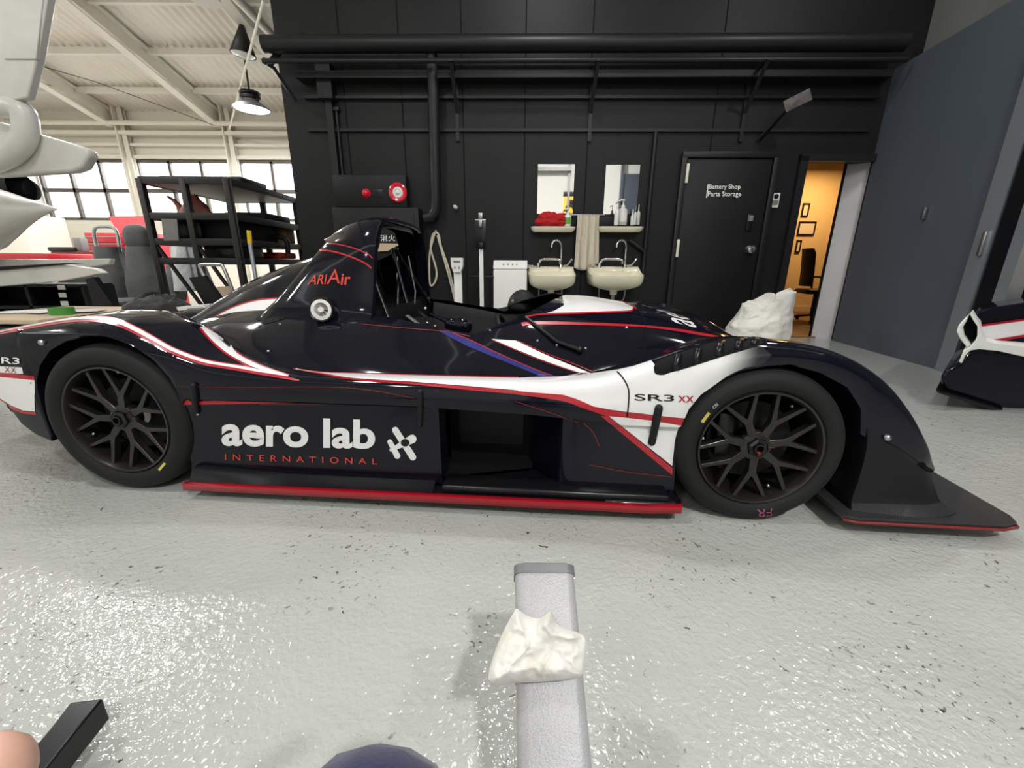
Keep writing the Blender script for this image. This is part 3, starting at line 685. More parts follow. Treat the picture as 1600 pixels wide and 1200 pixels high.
band('cover_stripe', c2((60,703),(150,645),(260,590),(400,552),(600,540)), c2((60,710),(150,664),(260,648),(400,610),(600,560)), 'red', bv=B_DOR, lift=.0014)
band('cover_stripe', c2((66,706),(150,652),(260,599),(400,562),(600,550)), c2((66,712),(150,676),(240,664),(340,656),(400,635),(470,600),(620,560)), 'white', bv=B_DOR, lift=.0022)
ribbon('cowl_stripe', c2((768,228),(850,232),(950,255),(1030,290),(1058,315)), 1.8, 'red', bv=B_COWL)
ribbon('cowl_stripe', c2((745,265),(830,275),(930,305),(1010,340),(1052,372)), 2.6, 'red', bv=B_COWL)
ribbon('pinstripe', c3((40,935),(300,960),(620,985),(740,1000),(870,1030)), 1.0, 'maroon')
band('blue_stripe', c4((168,274),(240,286),(330,322),(500,402),(700,490),(815,526)), c4((168,278),(250,322),(330,362),(500,432),(640,490),(735,527)), 'blue', lift=.0014)
ribbon('pinstripe', c4((240,286),(330,322),(500,402),(700,488),(790,520)), 1.3, 'red', lift=.002)
band('white_slash', c4((585,326),(750,404),(900,466),(1035,521)), c4((452,318),(700,421),(900,491),(1035,523)), 'white', lift=.0018, n=50, k=6)
ribbon('pinstripe', c4((598,328),(750,396),(900,452),(1018,502)), 1.1, 'red', lift=.002); ribbon('pinstripe', c4((450,320),(700,427),(900,494),(1000,520)), 1.0, 'red', lift=.002)
def patch_top(name, XY, m, bv, lift, step=.012):     # a sheet laid on the bodywork from above
    A = np.array(XY); n = len(A); Q = []
    for i in range(n):
        a, b = A[i], A[(i+1) % n]; k = max(1, int(np.linalg.norm(b-a)/step)); Q += [a+(b-a)*j/k for j in range(k)]
    ins = [Vector((x, y)) for x in np.arange(A[:, 0].min(), A[:, 0].max(), step) for y in np.arange(A[:, 1].min(), A[:, 1].max(), step)]
    r = geometry.delaunay_2d_cdt([Vector(q) for q in Q]+ins, [], [list(range(len(Q)))], 1, 1e-4); H = []
    for v in r[0]:
        p, nr, _, _ = bv.ray_cast(Vector((v.x, v.y, 2)), Vector((0, 0, -1))); H.append(None if p is None else p+(nr if nr.z > 0 else -nr)*lift)
    keep = [tuple(f) for f in r[2] if all(H[i] is not None for i in f)]; us = sorted({i for f in keep for i in f}); ix = {k: q for q, k in enumerate(us)}
    mb = MB(); mb.add([H[i] for i in us], [tuple(ix[i] for i in f) for f in keep]); return mb.build(name, m, car, angle=60, recalc=False)
nb_ = [hit(u, v, B_HOOD, 0) for u, v in spline(c5((404,190),(345,224),(290,243),(400,238),(600,231),(740,227),(812,223),(834,212)), 5)]
nb_ = [(p.x, p.y) for p in nb_ if p]; xe = nb_[-1][0]
poly = nb_+[(xe+.012, nb_[-1][1]*.75), (xe+.014, 0)]; poly = poly+[(x, -y) for x, y in poly[-2::-1]]
patch_top('hood_white', poly, 'white', B_HOOD, .002)
ribbon('hood_stripe', c5((165,262),(280,246),(500,240),(700,233),(812,228),(838,215)), 2.6, 'red', bv=B_HOOD, lift=.0028)
rr_ = [(xe, nb_[-1][1]), (xe+.012, nb_[-1][1]*.75), (xe+.014, nb_[-1][1]*.3), (xe+.014, 0)]; rr_ = [tuple(p) for p in spline(rr_+[(x, -y) for x, y in rr_[-2::-1]], 4)]
patch_top('hood_stripe', rr_+[(x+.016, y) for x, y in rr_[::-1]], 'red', B_HOOD, .0028)
band('hood_stripe', c5((135,298),(200,290),(400,292),(700,303),(910,314),(1100,334),(1250,358),(1420,392)), c5((148,320),(205,310),(400,310),(700,318),(910,327),(1100,350),(1250,376),(1400,398)), 'red', bv=B_HOOD, n=90)
ribbon('panel_gap', c5((838,185),(870,220),(900,270),(912,320),(912,390),(905,470),(905,530)), 1.0, 'dark', bv=B_HOOD, lift=.003)
for a in (((580,660),(760,715),(930,776)), ((960,780),(1010,830),(1045,905)), ((990,1008),(1200,1048),(1445,1076))):
    ribbon('pinstripe', c4(*a), .9, 'maroon')
ribbon('pinstripe', cl((0,90),(450,95),(900,95),(1150,115),(1400,160)), .7, 'maroon')
band('rear_stripe', [(-150,563), (-6,580), (54,588)], [(-150,569), (-6,588), (54,595)], 'red', sm=False, n=40, lift=.0012); patch('rear_white', [(-150,569), (-6,588), (54,594), (55,643), (36,641), (18,633), (-6,618), (-150,580)], 'white', step=6)
band('rear_stripe', [(-150,580), (-6,618), (18,633), (36,641), (56,644)], [(-150,584), (-6,623), (18,638), (36,645.5), (57,648)], 'red', lift=.0012)
lettering('lettering', 'aero lab', cl((255,443),(1168,463),(1168,290),(255,256)), 'white', bv=B_SIDE, bold=.03)
lettering('lettering', 'INTERNATIONAL', cl((275,527),(1180,553),(1180,517),(275,490)), 'orange', bv=B_SIDE, space=1.9, bold=.006)
lettering('lettering', 'SR3', c5((845,783),(1092,788),(1092,747),(845,741)), 'matte', bold=.012, lift=.0032); lettering('lettering', 'XX', c5((1117,792),(1213,795),(1213,753),(1117,751)), 'red', space=1.15, bold=.022, lift=.0032)
lettering('lettering', 'SR3', [(-11,567), (32,569), (32,559), (-11,557)], 'white', bold=.012); patch('number_plate', [(0,572), (35,574), (37,584), (1,582)], 'white', step=6); lettering('lettering', 'XX', [(9,581), (27,582.5), (26,574), (9,573)], 'maroon', lift=.0032, space=1.2)
lettering('lettering', 'ARI', c2((678,470),(785,465),(795,408),(702,412)), 'orange', bv=B_COWL, bold=.012); lettering('lettering', 'A', c2((790,466),(868,462),(868,378),(815,378)), 'orange', bv=B_COWL); lettering('lettering', 'ir', c2((872,470),(928,468),(935,405),(880,405)), 'orange', bv=B_COWL, bold=.02)
def capsule(a, b, ra, rb=None, n=10):
    a = np.array(a, float); b = np.array(b, float); rb = rb or ra; d = b-a; t = atan2(d[1], d[0])
    return [tuple(a+ra*np.array([cos(t+pi/2+pi*i/n), sin(t+pi/2+pi*i/n)])) for i in range(n+1)]+[tuple(b+rb*np.array([cos(t-pi/2+pi*i/n), sin(t-pi/2+pi*i/n)])) for i in range(n+1)]
for k, (a, b, r, r2) in enumerate((((1288,349),(1392,510),19,20), ((1388,402),(1262,468),26,9), ((1256,418),(1300,502),15,18))):
    patch('emblem', cl(*capsule(a, b, r, r2)), 'white', bv=B_SIDE, lift=.0022+.0004*k, step=4)
patch('emblem', cl(*[(1347+26*cos(2*pi*i/20), 423+23*sin(2*pi*i/20)) for i in range(20)]), 'matte', bv=B_SIDE, lift=.0036, step=3)
# hood lettering runs across the car, read from the nose
def hood_text(s, x0, x1, y0, y1, m, bold, space=1):
    V, Fs = text_mesh(s, bold, space); H = []
    for a, b in V:
        p, nrm, i, d = B_HOOD.ray_cast(Vector((x1+(x0-x1)*b, y0+(y1-y0)*a, 2)), Vector((0, 0, -1))); H.append(p+Vector((0, 0, .003)))
    mb = MB(); mb.add(H, Fs); return mb.build('lettering', m, car, recalc=False)
hood_text('aero lab', 2.15, 2.31, -.29, .33, 'white', .012); hood_text('INTERNATIONAL', 2.35, 2.375, -.27, .3, 'maroon', 0, 1.9)
# louvres on the fender top
lv = patch('louvre', c6((78,290),(76,262),(90,236),(130,214),(200,190),(350,142),(470,108),(560,97),(660,98),(720,112),(640,148),(500,188),(380,226),(250,268),(130,300),(92,302)), 'dark', bv=B_FEN, lift=.003, step=5)
for a, b in (((215,282),(238,186)), ((330,244),(352,146)), ((455,202),(470,110)), ((560,166),(575,100)), ((650,140),(660,100))):
    q = [hit(*cv(3.53, 1000, 500, [(a[0]+(b[0]-a[0])*t, a[1]+(b[1]-a[1])*t)])[0], B_FEN, .002) for t in (0, .33, .66, .94)]
    q = [p for p in q if p]
    if len(q) > 1: mb = MB(); mb.grid([q, [p+Vector((-.022, 0, .004)) for p in q]]); mb.build('vane', 'satin', lv, solid=.003)
# rubber latches, fasteners, filler cap
for pts, r in (([(304,602), (306,622), (308,642)], .011), ([(657,613), (657,640), (656,664)], .010), ([(1029,637), (1024,662), (1018,690)], .013)):
    q = [hit(u, v, BODY, .004) for u, v in (pts[0], ((pts[0][0]+pts[1][0])/2, (pts[0][1]+pts[1][1])/2), pts[1], ((pts[2][0]+pts[1][0])/2, (pts[2][1]+pts[1][1])/2), pts[2])]
    mb = MB(); mb.tube(q, r, 12)
    for e_ in (q[0], q[-1]): mb.ball(e_, r, 12, 8)
    l = mb.build('rubber_latch', 'matte', car)
for u, v, r in ((67,535,.011), (1385,683,.012), (464,577,.004), (979,513,.007), (915,545,.006), (310,647,.006), (840,533,.006), (870,540,.005), (766,517,.005), (657,667,.005), (405,510,.006), (438,507,.005), (420,550,.007)):
    p = hit(u, v, BODY, .002)
    if p: mb = MB(); mb.ball(p, r, 14, 8); mb.build('fastener', 'steel', car)
q = [hit(u, v, BODY, .012) for u, v in ((822,500), (868,536), (905,549))]
if all(q): mb = MB(); mb.tube([q[0], q[1], q[2]], [.007, .008, .011], 10); mb.ball(q[2], .014, 14, 10); mb.build('mirror_stay', 'satin', car)
d = (CRi @ ray(508, 484)).normalized(); p, nr, _, _ = B_COWL.ray_cast(CL, d)
if p is None: p, nr, _, _ = BODY.ray_cast(CL, d)
nr = nr if nr.dot(d) < 0 else -nr; ax = (nr+Vector((.2, -.35, -.25))).normalized()
mb = MB(); mb.lathe([(.052, -.05), (.053, .035), (.049, .043), (.044, .040)], p, ax, 40); cap = mb.build('filler_cap', 'satin', car)
mb = MB(); mb.lathe([(.043, .036), (.043, .042), (.030, .044), (.028, .040), (.012, .040), (.011, .048)], p, ax, 40); tag(mb.build('cap_face', 'paper', cap), 'pale metal face of the filler cap')
patch('latch_slot', c2((412,695),(425,672),(480,658),(545,655),(548,668),(490,685),(430,700)), 'dark', step=4)
ribbon('panel_seam', [(1383,690), (1410,704), (1451,735)], 1.2, 'dark', lift=.003)
# tyre markings
patch('tire_mark', cv(4.614, 1050, 570, [(205,408),(225,420),(275,350),(258,338)]), 'yellowtag', bv=B_TF, step=4, parent=tF); lettering('tire_mark', 'C32', cv(4.614, 1050, 570, [(297,318),(332,286),(320,272),(288,302)]), 'paper', bv=B_TF, parent=tF)
lettering('tire_mark', 'FR', [(1206,794), (1182,796), (1182,807), (1206,805)], 'pink', bv=B_TF, parent=tF); patch('tire_mark', cv(5, 60, 530, [(936,1018),(952,1028),(1000,972),(984,962)]), 'yellowtag', bv=B_TR, step=4, parent=tR)
B_SF = world_bvh([rF.children[0]]); B_SR = world_bvh([rR.children[0]])
patch('wheel_sticker', cv(4.614, 1050, 570, [(627,748),(655,746),(657,795),(630,797)]), 'beige', bv=B_SF, step=4, lift=.002, parent=rF, maxj=.03); patch('wheel_sticker', cv(5, 60, 530, [(418,575),(470,577),(475,597),(422,597)]), 'paper', bv=B_SR, step=4, lift=.002, parent=rR, maxj=.03)
B_NUT = world_bvh([o for o in rF.children if o.name.startswith('center')]); 
for pts in (((612,690),(620,655),(632,632)), ((690,590),(735,598),(785,602)), ((610,600),(618,630),(640,640))):
    ribbon('paint_mark', cv(4.614, 1050, 570, pts), 1.6, 'maroon', bv=world_bvh(list(rF.children)), n=14, lift=.002, parent=rF)

# ------------------------------------------------------------------ the hangar
mb = MB(); mb.add([(-11.5,-4,0), (7.5,-4,0), (7.5,11,0), (-11.5,11,0)], [(0, 1, 2, 3)]); fl = struct(mb.build('floor', 'floor', recalc=False))
# black wall: a straight run facing the lens
WYAW = radians(-1.1); D0 = 4.955; WU = Vector((cos(WYAW), sin(WYAW), 0)); WN = Vector((-sin(WYAW), cos(WYAW), 0)); WO = Vector((0, D0, 0))
def wp(u, v, off=0):            # (along, height) on the wall, `off` metres in front of it
    d = ray(u, v); t = ((WO-WN*off-CAM) @ WN)/(d @ WN); q = CAM+d*t-WO; return q @ WU, q.z
def wpt(s, z, off=0): return WO+WU*s-WN*off+Vector((0, 0, z))
def wthing(name, label, cat, u, v, off=0, group=None):
    s, z = wp(u, v, off); t = thing(name, label, cat, wpt(s, z, off), WYAW, group); t['_s'] = s; t['_z'] = z; t['_o'] = off; return t
def wl(t, u, v, off=None):      # local coordinates on a wall thing (x along the wall, y into it, z up)
    o = t['_o'] if off is None else off; s, z = wp(u, v, o); return Vector((s-t['_s'], t['_o']-o, z-t['_z']))
def clean():
    for o in bpy.data.objects:
        for k in ('_s', '_z', '_o'):
            if k in o: del o[k]
sL = wp(446, 185)[0]; sR = wp(1300, 532)[0]; dl, dt = wp(1262, 250); dr = wp(1333, 389)[0]; dl = wp(1240, 350)[0]
def wall_box(mb, s0, s1, z0, z1, th=.18):
    P = [wpt(s0, z0), wpt(s1, z0), wpt(s1, z1), wpt(s0, z1)]; mb.prism(P, WN*th)
mb = MB(); wall_box(mb, sL, dl, 0, 6.0); wall_box(mb, dl, sR+.1, dt, 6.0); wall_box(mb, sR+.1, 7.6, 0, 6.0)
P = [wpt(sL, 0, -.18), wpt(sL, 6, -.18)]; struct(mb.build('wall_back', 'blackwall', base=WO, rot=WYAW))
mb = MB(); mb.prism([wpt(sL, 0, -.18), wpt(sL+.15, 0, -.18), wpt(sL+.15, 6, -.18), wpt(sL, 6, -.18)], Vector((0, 3.6, 0))); struct(mb.build('wall_side', 'blackwall'))
# panel joints of the black wall
for i, (a, b) in enumerate((((620,0),(634,270)), ((722,40),(727,400)), ((822,0),(818,400)), ((926,0),(912,400)), ((1121,141),(1110,231)), ((540,110),(548,310)))):
    s0 = (wp(*a)[0]+wp(*b)[0])/2; mb = MB(); mb.prism([wpt(s0-.006, .02, .004), wpt(s0+.006, .02, .004), wpt(s0+.006, 5.9, .004), wpt(s0-.006, 5.9, .004)], WN*.006); o = struct(mb.build('trim_%d' % (i+1), 'dark'))

# pipes and cable ledge
def pipe(name, label, cat, pts, r, m='blackpipe', group=None):
    P = [wpt(*p) for p in pts]; c = P[0].copy(); mb = MB(); mb.tube(P, r, 16)
    return tag(mb.build(name, m, base=c, rot=WYAW), label, cat, group)
zt = wp(800, 68, .22)[1]; z2 = wp(800, 105, .16)[1]; z2b = wp(800, 128, .03)[1]
s0 = wp(412, 70, .22)[0]; s1 = sR-.12
pipe('wall_pipe', 'thick black pipe running the length of the black wall near the top', 'pipe', [(s0, zt, .22), (s1, zt, .22)], .075)
pipe('wall_pipe', 'slim black pipe under the thick pipe along the black wall', 'pipe', [(wp(412,107,.30)[0], z2, .30), (s1, z2, .30)], .022)
mb = MB(); q = wpt((s0+s1)/2, zt-.13, 0); mb.prism([wpt(s0+.25, zt-.26, 0), wpt(s1, zt-.26, 0), wpt(s1, zt-.20, 0), wpt(s0+.25, zt-.20, 0)], -WN*.17); mb.prism([wpt(s0+.25, zt-.40, 0), wpt(s1, zt-.40, 0), wpt(s1, zt-.375, 0), wpt(s0+.25, zt-.375, 0)], -WN*.05)
mb.prism([wpt(s0+.25, zt-.70, 0), wpt(s1, zt-.70, 0), wpt(s1, zt-.67, 0), wpt(s0+.25, zt-.67, 0)], -WN*.03)
tag(mb.build('cable_ledge', 'blackpipe', base=q, rot=WYAW), 'black horizontal ledge behind the pipes on the black wall', 'ledge')
a = wp(672, 70, .22); b = wp(682, 330, .12)
pipe('drain_pipe', 'vertical black pipe dropping from the thick pipe and turning toward a box', 'pipe', [(a[0], zt, .16), (a[0], zt-.3, .14), (b[0], b[1]+.1, .12), (b[0]-.01, b[1], .12), (b[0]-.06, b[1]-.06, .12), (b[0]-.14, b[1]-.07, .12)], .058)
a = wp(514, 115); b = wp(528, 320)
mb = MB(); mb.prism([wpt(a[0]-.05, b[1]-.1, 0), wpt(a[0]+.02, b[1]-.1, 0), wpt(a[0]+.02, zt-.15, 0), wpt(a[0]-.05, zt-.15, 0)], -WN*.06); mb.prism([wpt(a[0]-.09, zt-.42, 0), wpt(a[0]+.06, zt-.42, 0), wpt(a[0]+.06, zt-.1, 0), wpt(a[0]-.09, zt-.1, 0)], -WN*.12)
mb.tube([wpt(a[0]+.05, b[1]-.1, .03), wpt(a[0]+.05, zt-.5, .03)], .014, 10)
for v in (172, 282): mb.box(wpt(a[0]+.05, wp(520, v)[1], .03), (.07, .04, .04), .008)
tag(mb.build('wall_conduit', 'blackpipe', base=wpt(a[0], b[1], 0), rot=WYAW), 'black square conduit rising beside the alarm panel', 'conduit')
pipe('wall_conduit', 'thin black conduit left of the lettered door', 'conduit', [(wp(1022,225)[0], wp(1010,357)[1]-.25, .03), (wp(1022,225)[0], zt-.7, .03)], .022)
sx0, zx0 = wp(984, 375, .05); pipe('wall_conduit', 'short bent black pipe above the right washbasin', 'conduit', [(sx0, zx0, .03), (sx0+.18, zx0-.12, .05), (sx0+.18, zx0-.42, .05)], .024)
for k, (u, lab) in enumerate(((425, 'angled pipe bracket at the left end of the black wall'), (706, 'angled pipe bracket right of the vertical pipe'), (933, 'angled pipe bracket above the towel'), (1195, 'angled pipe bracket above the lettered door'))):
    s = wp(u, 108, .3)[0] if k else sL+.02; mb = MB()
    if k: mb.beam(wpt(s, z2-.01, .34), wpt(s, z2-.36, .02), .035, .012); mb.beam(wpt(s, z2-.02, .36), wpt(s, z2-.02, 0), .04, .012); mb.beam(wpt(s, z2, .02), wpt(s, z2-.62, .02), .04, .012)
    else:
        e = wp(412, 107, .3)[0]; mb.tube([wpt(e, z2, .3), wpt(e+.05, z2-.02, .2), wpt(sL+.15, z2-.25, .03)], .018, 8); mb.tube([wpt(e+.02, z2, .3), wpt(sL+.02, z2+.02, .2), wpt(sL+.12, z2+.2, .1), wpt(sL+.35, z2+.33, .05)], .03, 8)
    tag(mb.build('pipe_bracket', 'blackpipe', base=wpt(s, z2, 0), rot=WYAW), lab, 'bracket', 'pipe brackets')
q0 = wp(1184, 220); q1 = wp(1212, 178)
mb = MB(); mb.beam(wpt(q0[0], q0[1], .02), wpt(q1[0]-.02, q1[1]-.02, .25), .05, .02); hs = tag(mb.build('swing_bracket', 'blackpipe', base=wpt(q0[0], q0[1], 0), rot=WYAW), 'black swing bracket on the wall above the lettered door with a small worn plate', 'arm')
mb = MB(); mb.box((0, 0, 0), (.22, .02, .11), .004); o = mb.build('plate', mat('worn_plate', srgb(92, 82, 80), .6, mott=(14, srgb(52, 48, 48), .4, .6))); o.parent = hs
o.location = Matrix.Rotation(-WYAW, 3, 'Z') @ (wpt(q1[0]+.03, q1[1]+.02, .30)-hs.location); o.rotation_euler = (0, radians(-22), radians(-25))

# alarm box and the fire hose cabinet below it
t = wthing('alarm_box', 'black wall box with a red lamp and round red alarm button', 'alarm', 586, 326)
lo = wl(t, 531, 326, 0); hi = wl(t, 638, 277, 0); mb = MB(); mb.box(((lo.x+hi.x)/2, -.06, (hi.z-.0)/2), (hi.x-lo.x, .12, hi.z), .006); mb.build('casing', 'blackwall', t)
c = wl(t, 573, 302, .12); mb = MB(); mb.lathe([(.045, 0), (.045, .012), (.036, .02), (.03, .05), (.012, .062)], c, (0, -1, 0), 28); mb.build('lamp', 'redlamp', t)
c = wl(t, 622, 301, .12); mb = MB(); mb.lathe([(.098, 0), (.098, .018), (.085, .026), (.062, .02), (.055, .01)], c, (0, -1, 0), 36); b_ = mb.build('alarm_button', 'redlamp', t)
mb = MB(); mb.lathe([(.058, .012), (.05, .02), (.034, .021), (.03, .012), (.012, .03)], c, (0, -1, 0), 36); tag(mb.build('button_ring', 'paper', b_), 'pale ring on the alarm button')
mb = MB(); mb.box(wl(t, 590, 302, .122), (.12, .004, .08), .001); mb.build('name_plate', 'satin', t)
t = wthing('fire_hose_cabinet', 'black cabinet under the alarm box, mostly behind the roll hoop', 'cabinet', 600, 420)
lo = wl(t, 540, 420, 0); hi = wl(t, 660, 328, 0); mb = MB(); mb.box(((lo.x+hi.x)/2, -.10, (hi.z-.28)/2-.0), (hi.x-lo.x, .20, hi.z+.28), .008); mb.build('casing', 'blackwall', t)
mb = MB(); mb.box(((lo.x+hi.x)/2, -.205, (hi.z-.22)/2), (hi.x-lo.x-.10, .012, hi.z+.10), .004); dd = mb.build('door', 'blackwall', t)
V, Fs = text_mesh('消火', .01); a = wl(t, 595, 377, .215); b = wl(t, 617, 367, .215); mb = MB(); mb.add([(a.x+(b.x-a.x)*x, a.y, a.z+(b.z-a.z)*y) for x, y in V], Fs); mb.build('lettering', 'paper', t, recalc=False)
# pale folded sheet under the lettering
t = wthing('folded_sheet', 'pale pointed sheet glimpsed through the roll hoop under the cabinet lettering', 'sheet', 600, 392, .26)
mb = MB(); mb.prism([wl(t, *p) for p in ((594, 380), (626, 381), (606, 392), (590, 393))], (0, .02, 0)); tag(mb.build('sheet', 'beige', t))

# camera-like white knob on the wall
mb = MB(); c = wpt(*wp(713, 325), .07); mb.ball(c, (.028, .05, .022), 16, 10, 1, Matrix.Rotation(.5, 3, 'Y')); mb.cyl(c, wpt(*wp(714, 325), 0), .012, n=12)
tag(mb.build('wall_nozzle', 'plastic', base=c, rot=WYAW), 'small white nozzle sticking out of the wall beside the drain pipe', 'nozzle')
# hanging pale hose
P = [(682,360),(678,372),(672,400),(672,440),(676,446),(682,436),(682,420),(674,390),(676,370),(680,364),(686,367),(690,385),(700,415),(708,445),(716,478)]
mb = MB(); mb.tube([Vector(p) for p in spline([wpt(*wp(u, v), .02+.006*(i % 3)) for i, (u, v) in enumerate(P)], 5)], .011, 8)
P2 = [(686,366),(694,395),(704,430),(714,470)]; mb.tube([Vector(p) for p in spline([wpt(*wp(u-2, v+2), .03) for u, v in P2], 5)], .010, 8)
tag(mb.build('hose', 'towel', base=wpt(*wp(682, 370), .1), rot=WYAW), 'pale looped hose hanging on the wall beside the roll hoop', 'hose')

# white dispenser post with a socket head
t = wthing('charging_post', 'white post with a wide moulded socket head', 'post', 717, 480, .35)
b0 = -t.location.z; mb = MB(); h = wl(t, 717, 425); mb.box((0, 0, (h.z+b0)/2), (.085, .05, h.z-b0), .006); mb.build('post', 'plastic', t)
lo = wl(t, 708.5, 425); hi = wl(t, 726.5, 403); mb = MB(); w2 = (hi.x-lo.x)/2
mb.prism([(-w2, -.06, hi.z), (w2, -.06, hi.z), (w2, -.06, lo.z+.07), (w2*.6, -.06, lo.z), (-w2*.6, -.06, lo.z), (-w2, -.06, lo.z+.07)], (0, .1, 0)); hd = mb.build('head', 'plastic', t)
mb = MB(); mb.box((0, -.062, lo.z+.11), (w2*1.1, .008, .018), .002)
for x in (-.022, .022): mb.box((x, -.062, lo.z+.045), (.014, .006, .022), .002)
mb.build('slot', 'grey', hd)
mb = MB(); mb.box((0, 0, b0+.012), (.22, .2, .024), .004); mb.build('base', 'plastic', t)
# tall white stand with a black plate at the top
t = wthing('sign_stand', 'tall thin white stand with a black plate and clip at the top', 'stand', 753, 475, .45)
b0 = -t.location.z; tp = wl(t, 752, 338).z; mb = MB(); mb.box((0, 0, (tp+b0-.02)/2), (.042, .03, tp-b0-.02), .004); mb.build('post', 'plastic', t)
a = wl(t, 744.5, 389); b = wl(t, 760, 345); mb = MB(); mb.box((0, -.02, (a.z+b.z)/2), (b.x-a.x, .012, b.z-a.z), .003); mb.build('plate', 'satin', t)
mb = MB(); mb.box((0, -.02, b.z+.004), (b.x-a.x, .016, .016), .003); mb.box((0, -.02, tp), (.04, .03, .06), .004); mb.box((0, -.03, b.z-.03), (.03, .02, .07), .004); mb.build('clip', 'steel', t)
mb = MB(); mb.box((0, -.03, a.z+.03), (.04, .02, .06), .004); mb.build('catch', 'satin', t)
mb = MB(); mb.box((0, .03, b0+.37+.35), (.26, .02, .02), .003); mb.build('crossbar', 'satin', t); mb = MB(); mb.box((0, 0, b0+.012), (.30, .28, .024), .004); mb.build('base', 'satin', t)
# white appliance
t = wthing('appliance', 'white upright box appliance with a sloping control top beside the washbasins', 'appliance', 797, 480, .42)
b0 = -t.location.z; lo = wl(t, 771, 480); hi = wl(t, 824, 411); zz = wl(t, 797, 420).z
mb = MB(); mb.box(((lo.x+hi.x)/2, .18, (zz+b0)/2), (hi.x-lo.x, .36, zz-b0), .02); mb.build('body', 'plastic', t)
mb = MB(); x0, x1 = lo.x, hi.x; mb.prism([(x0, 0, zz), (x0, .36, zz), (x0, .36, zz+.09), (x0, .10, zz+.085)], (x1-x0, 0, 0)); tp = mb.build('control_top', 'plastic', t)
for k in range(4): mb = MB(); mb.ball((x0+(x1-x0)*(.3+.13*k), .045, zz+.045), .008, 8, 6); mb.build('button', 'grey', tp)

# mirrors
for u0, u1, v0, v1, lab in ((839, 898, 257, 334, 'left frameless wall mirror above the red cloth'), (942, 1000, 258, 335, 'right frameless wall mirror behind the soap bottles')):
    a = wp(u0, v1); b = wp(u1, v0); mb = MB(); c = wpt((a[0]+b[0])/2, (a[1]+b[1])/2, 0); mb.prism([wpt(a[0], a[1], 0), wpt(b[0], a[1], 0), wpt(b[0], b[1], 0), wpt(a[0], b[1], 0)], -WN*.012)
    tag(mb.build('wall_mirror', 'mirror', base=c, rot=WYAW), lab, 'mirror', 'wall mirrors')
# ceramic shelves
SH = []
for u0, u1, lab in ((829.5, 900, 'left cream ceramic shelf under the mirror, holding a red cloth'), (934, 1006.5, 'right cream ceramic shelf under the mirror, holding bottles')):
    t = wthing('ceramic_shelf', lab, 'shelf', (u0+u1)/2, 359, 0, 'ceramic shelves'); a = wl(t, u0, 354, .12); b = wl(t, u1, 354, .12); hw = (b.x-a.x)/2; cx = (a.x+b.x)/2; top = a.z+.0
    mb = MB(); rows = []
    for k, (sc, z) in enumerate(((.0, top-.012), (.93, top-.014), (.985, top-.004), (1, top), (1.0, top-.008), (.97, top-.03), (.86, top-.055), (.0, top-.058))):
        rows.append([(cx+hw*sc*x, -.0-(.16*sc)*yy, z) for x, yy in [(-1, 0), (-1, .55), (-.97, .8), (-.86, .97), (-.5, 1), (0, 1), (.5, 1), (.86, .97), (.97, .8), (1, .55), (1, 0)]])
    mb.grid(rows); o = mb.build('ceramic_shelf', 'porcelain', base=t.location+WN*0, rot=0); V = o.data
    V.transform(Matrix.Translation(t.location)); o.location = t.location; o.rotation_euler = t.rotation_euler; tag(o, lab, 'shelf', 'ceramic shelves'); bpy.data.objects.remove(t)
    SH.append((o, top))
# red cloth on the left shelf
c = wpt(*wp(863, 345, .09), .09); rng = random.Random(4); mb = MB(); rows = []
for i in range(25):
    th = -pi/2+pi*i/24; r = []
    for j in range(48):
        ph = 2*pi*j/48; d = Vector((cos(th)*cos(ph), cos(th)*sin(ph), sin(th))); k = 1+.28*noise.noise(d*2.6+Vector((3, 1, 0)))+.16*noise.noise(d*7)
        r.append(c+WU*(d.x*.165*k)+WN*(d.y*.06*k)+Vector((0, 0, max(d.z*.082*k, -.074))))
    rows.append(r)
mb.grid(rows, cv=True); tag(mb.build('cleaning_cloth', 'redcloth', base=c-Vector((0, 0, .08)), rot=WYAW), 'crumpled red cloth heaped on the left shelf', 'cloth')
# bottles
def bottle(name, lab, u, vb, vt, wpx, off, body_m, pump=True, label_m=None, cap_m='plastic', group='bottles on the shelves', sq=.0):
    t = wthing(name, lab, 'bottle', u, vb, off, group); a = wl(t, u-wpx/2, vb); b = wl(t, u+wpx/2, vt); r = (b.x-a.x)/2; H = b.z
    hb = H*.66
    mb = MB(); mb.lathe([(r*.9, 0), (r, .008), (r, hb*.8), (r*.86, hb*.93), (r*.4, hb), (r*.36, hb*1.04)], (0, 0, 0), (0, 0, 1), 28); mb.build('bottle', body_m, t)
    mb = MB()
    if pump:
        mb.cyl((0, 0, hb*1.0), (0, 0, hb*1.16), r*.45, r*.4); mb.cyl((0, 0, hb*1.1), (0, 0, H*.93), r*.14); mb.tube([(0, 0, H*.95), (-r*.5, -r*.2, H*.96), (-r*1.1, -r*.4, H*.9)], [r*.22, r*.2, r*.12], 8); mb.ball((0, 0, H*.95), (r*.34, r*.34, r*.2), 12, 8)
    else: mb.cyl((0, 0, hb*1.02), (0, 0, H), r*.36, r*.28)
    mb.build('pump' if pump else 'cap', cap_m, t)
    if label_m:
        mb = MB(); rows = [[(1.02*r*sin(x), -1.02*r*cos(x), z) for x in np.linspace(-.9, .9, 9)] for z in (hb*.2, hb*.72)]; mb.grid(rows); mb.build('bottle_label', label_m, t)
    return t
bottle('soap_bottle', 'small white soap bottle with a green label beside the red cloth', 886.5, 354, 325, 12, .09, 'plastic', True, 'green_l')
bottle('soap_bottle', 'large clear pump bottle at the front of the right shelf', 971.5, 352, 311, 18, .07, 'clearb', True, 'paper')
bottle('soap_bottle', 'white pump bottle half hidden behind the large clear bottle', 962.5, 352, 315, 10, .14, 'plastic', True)
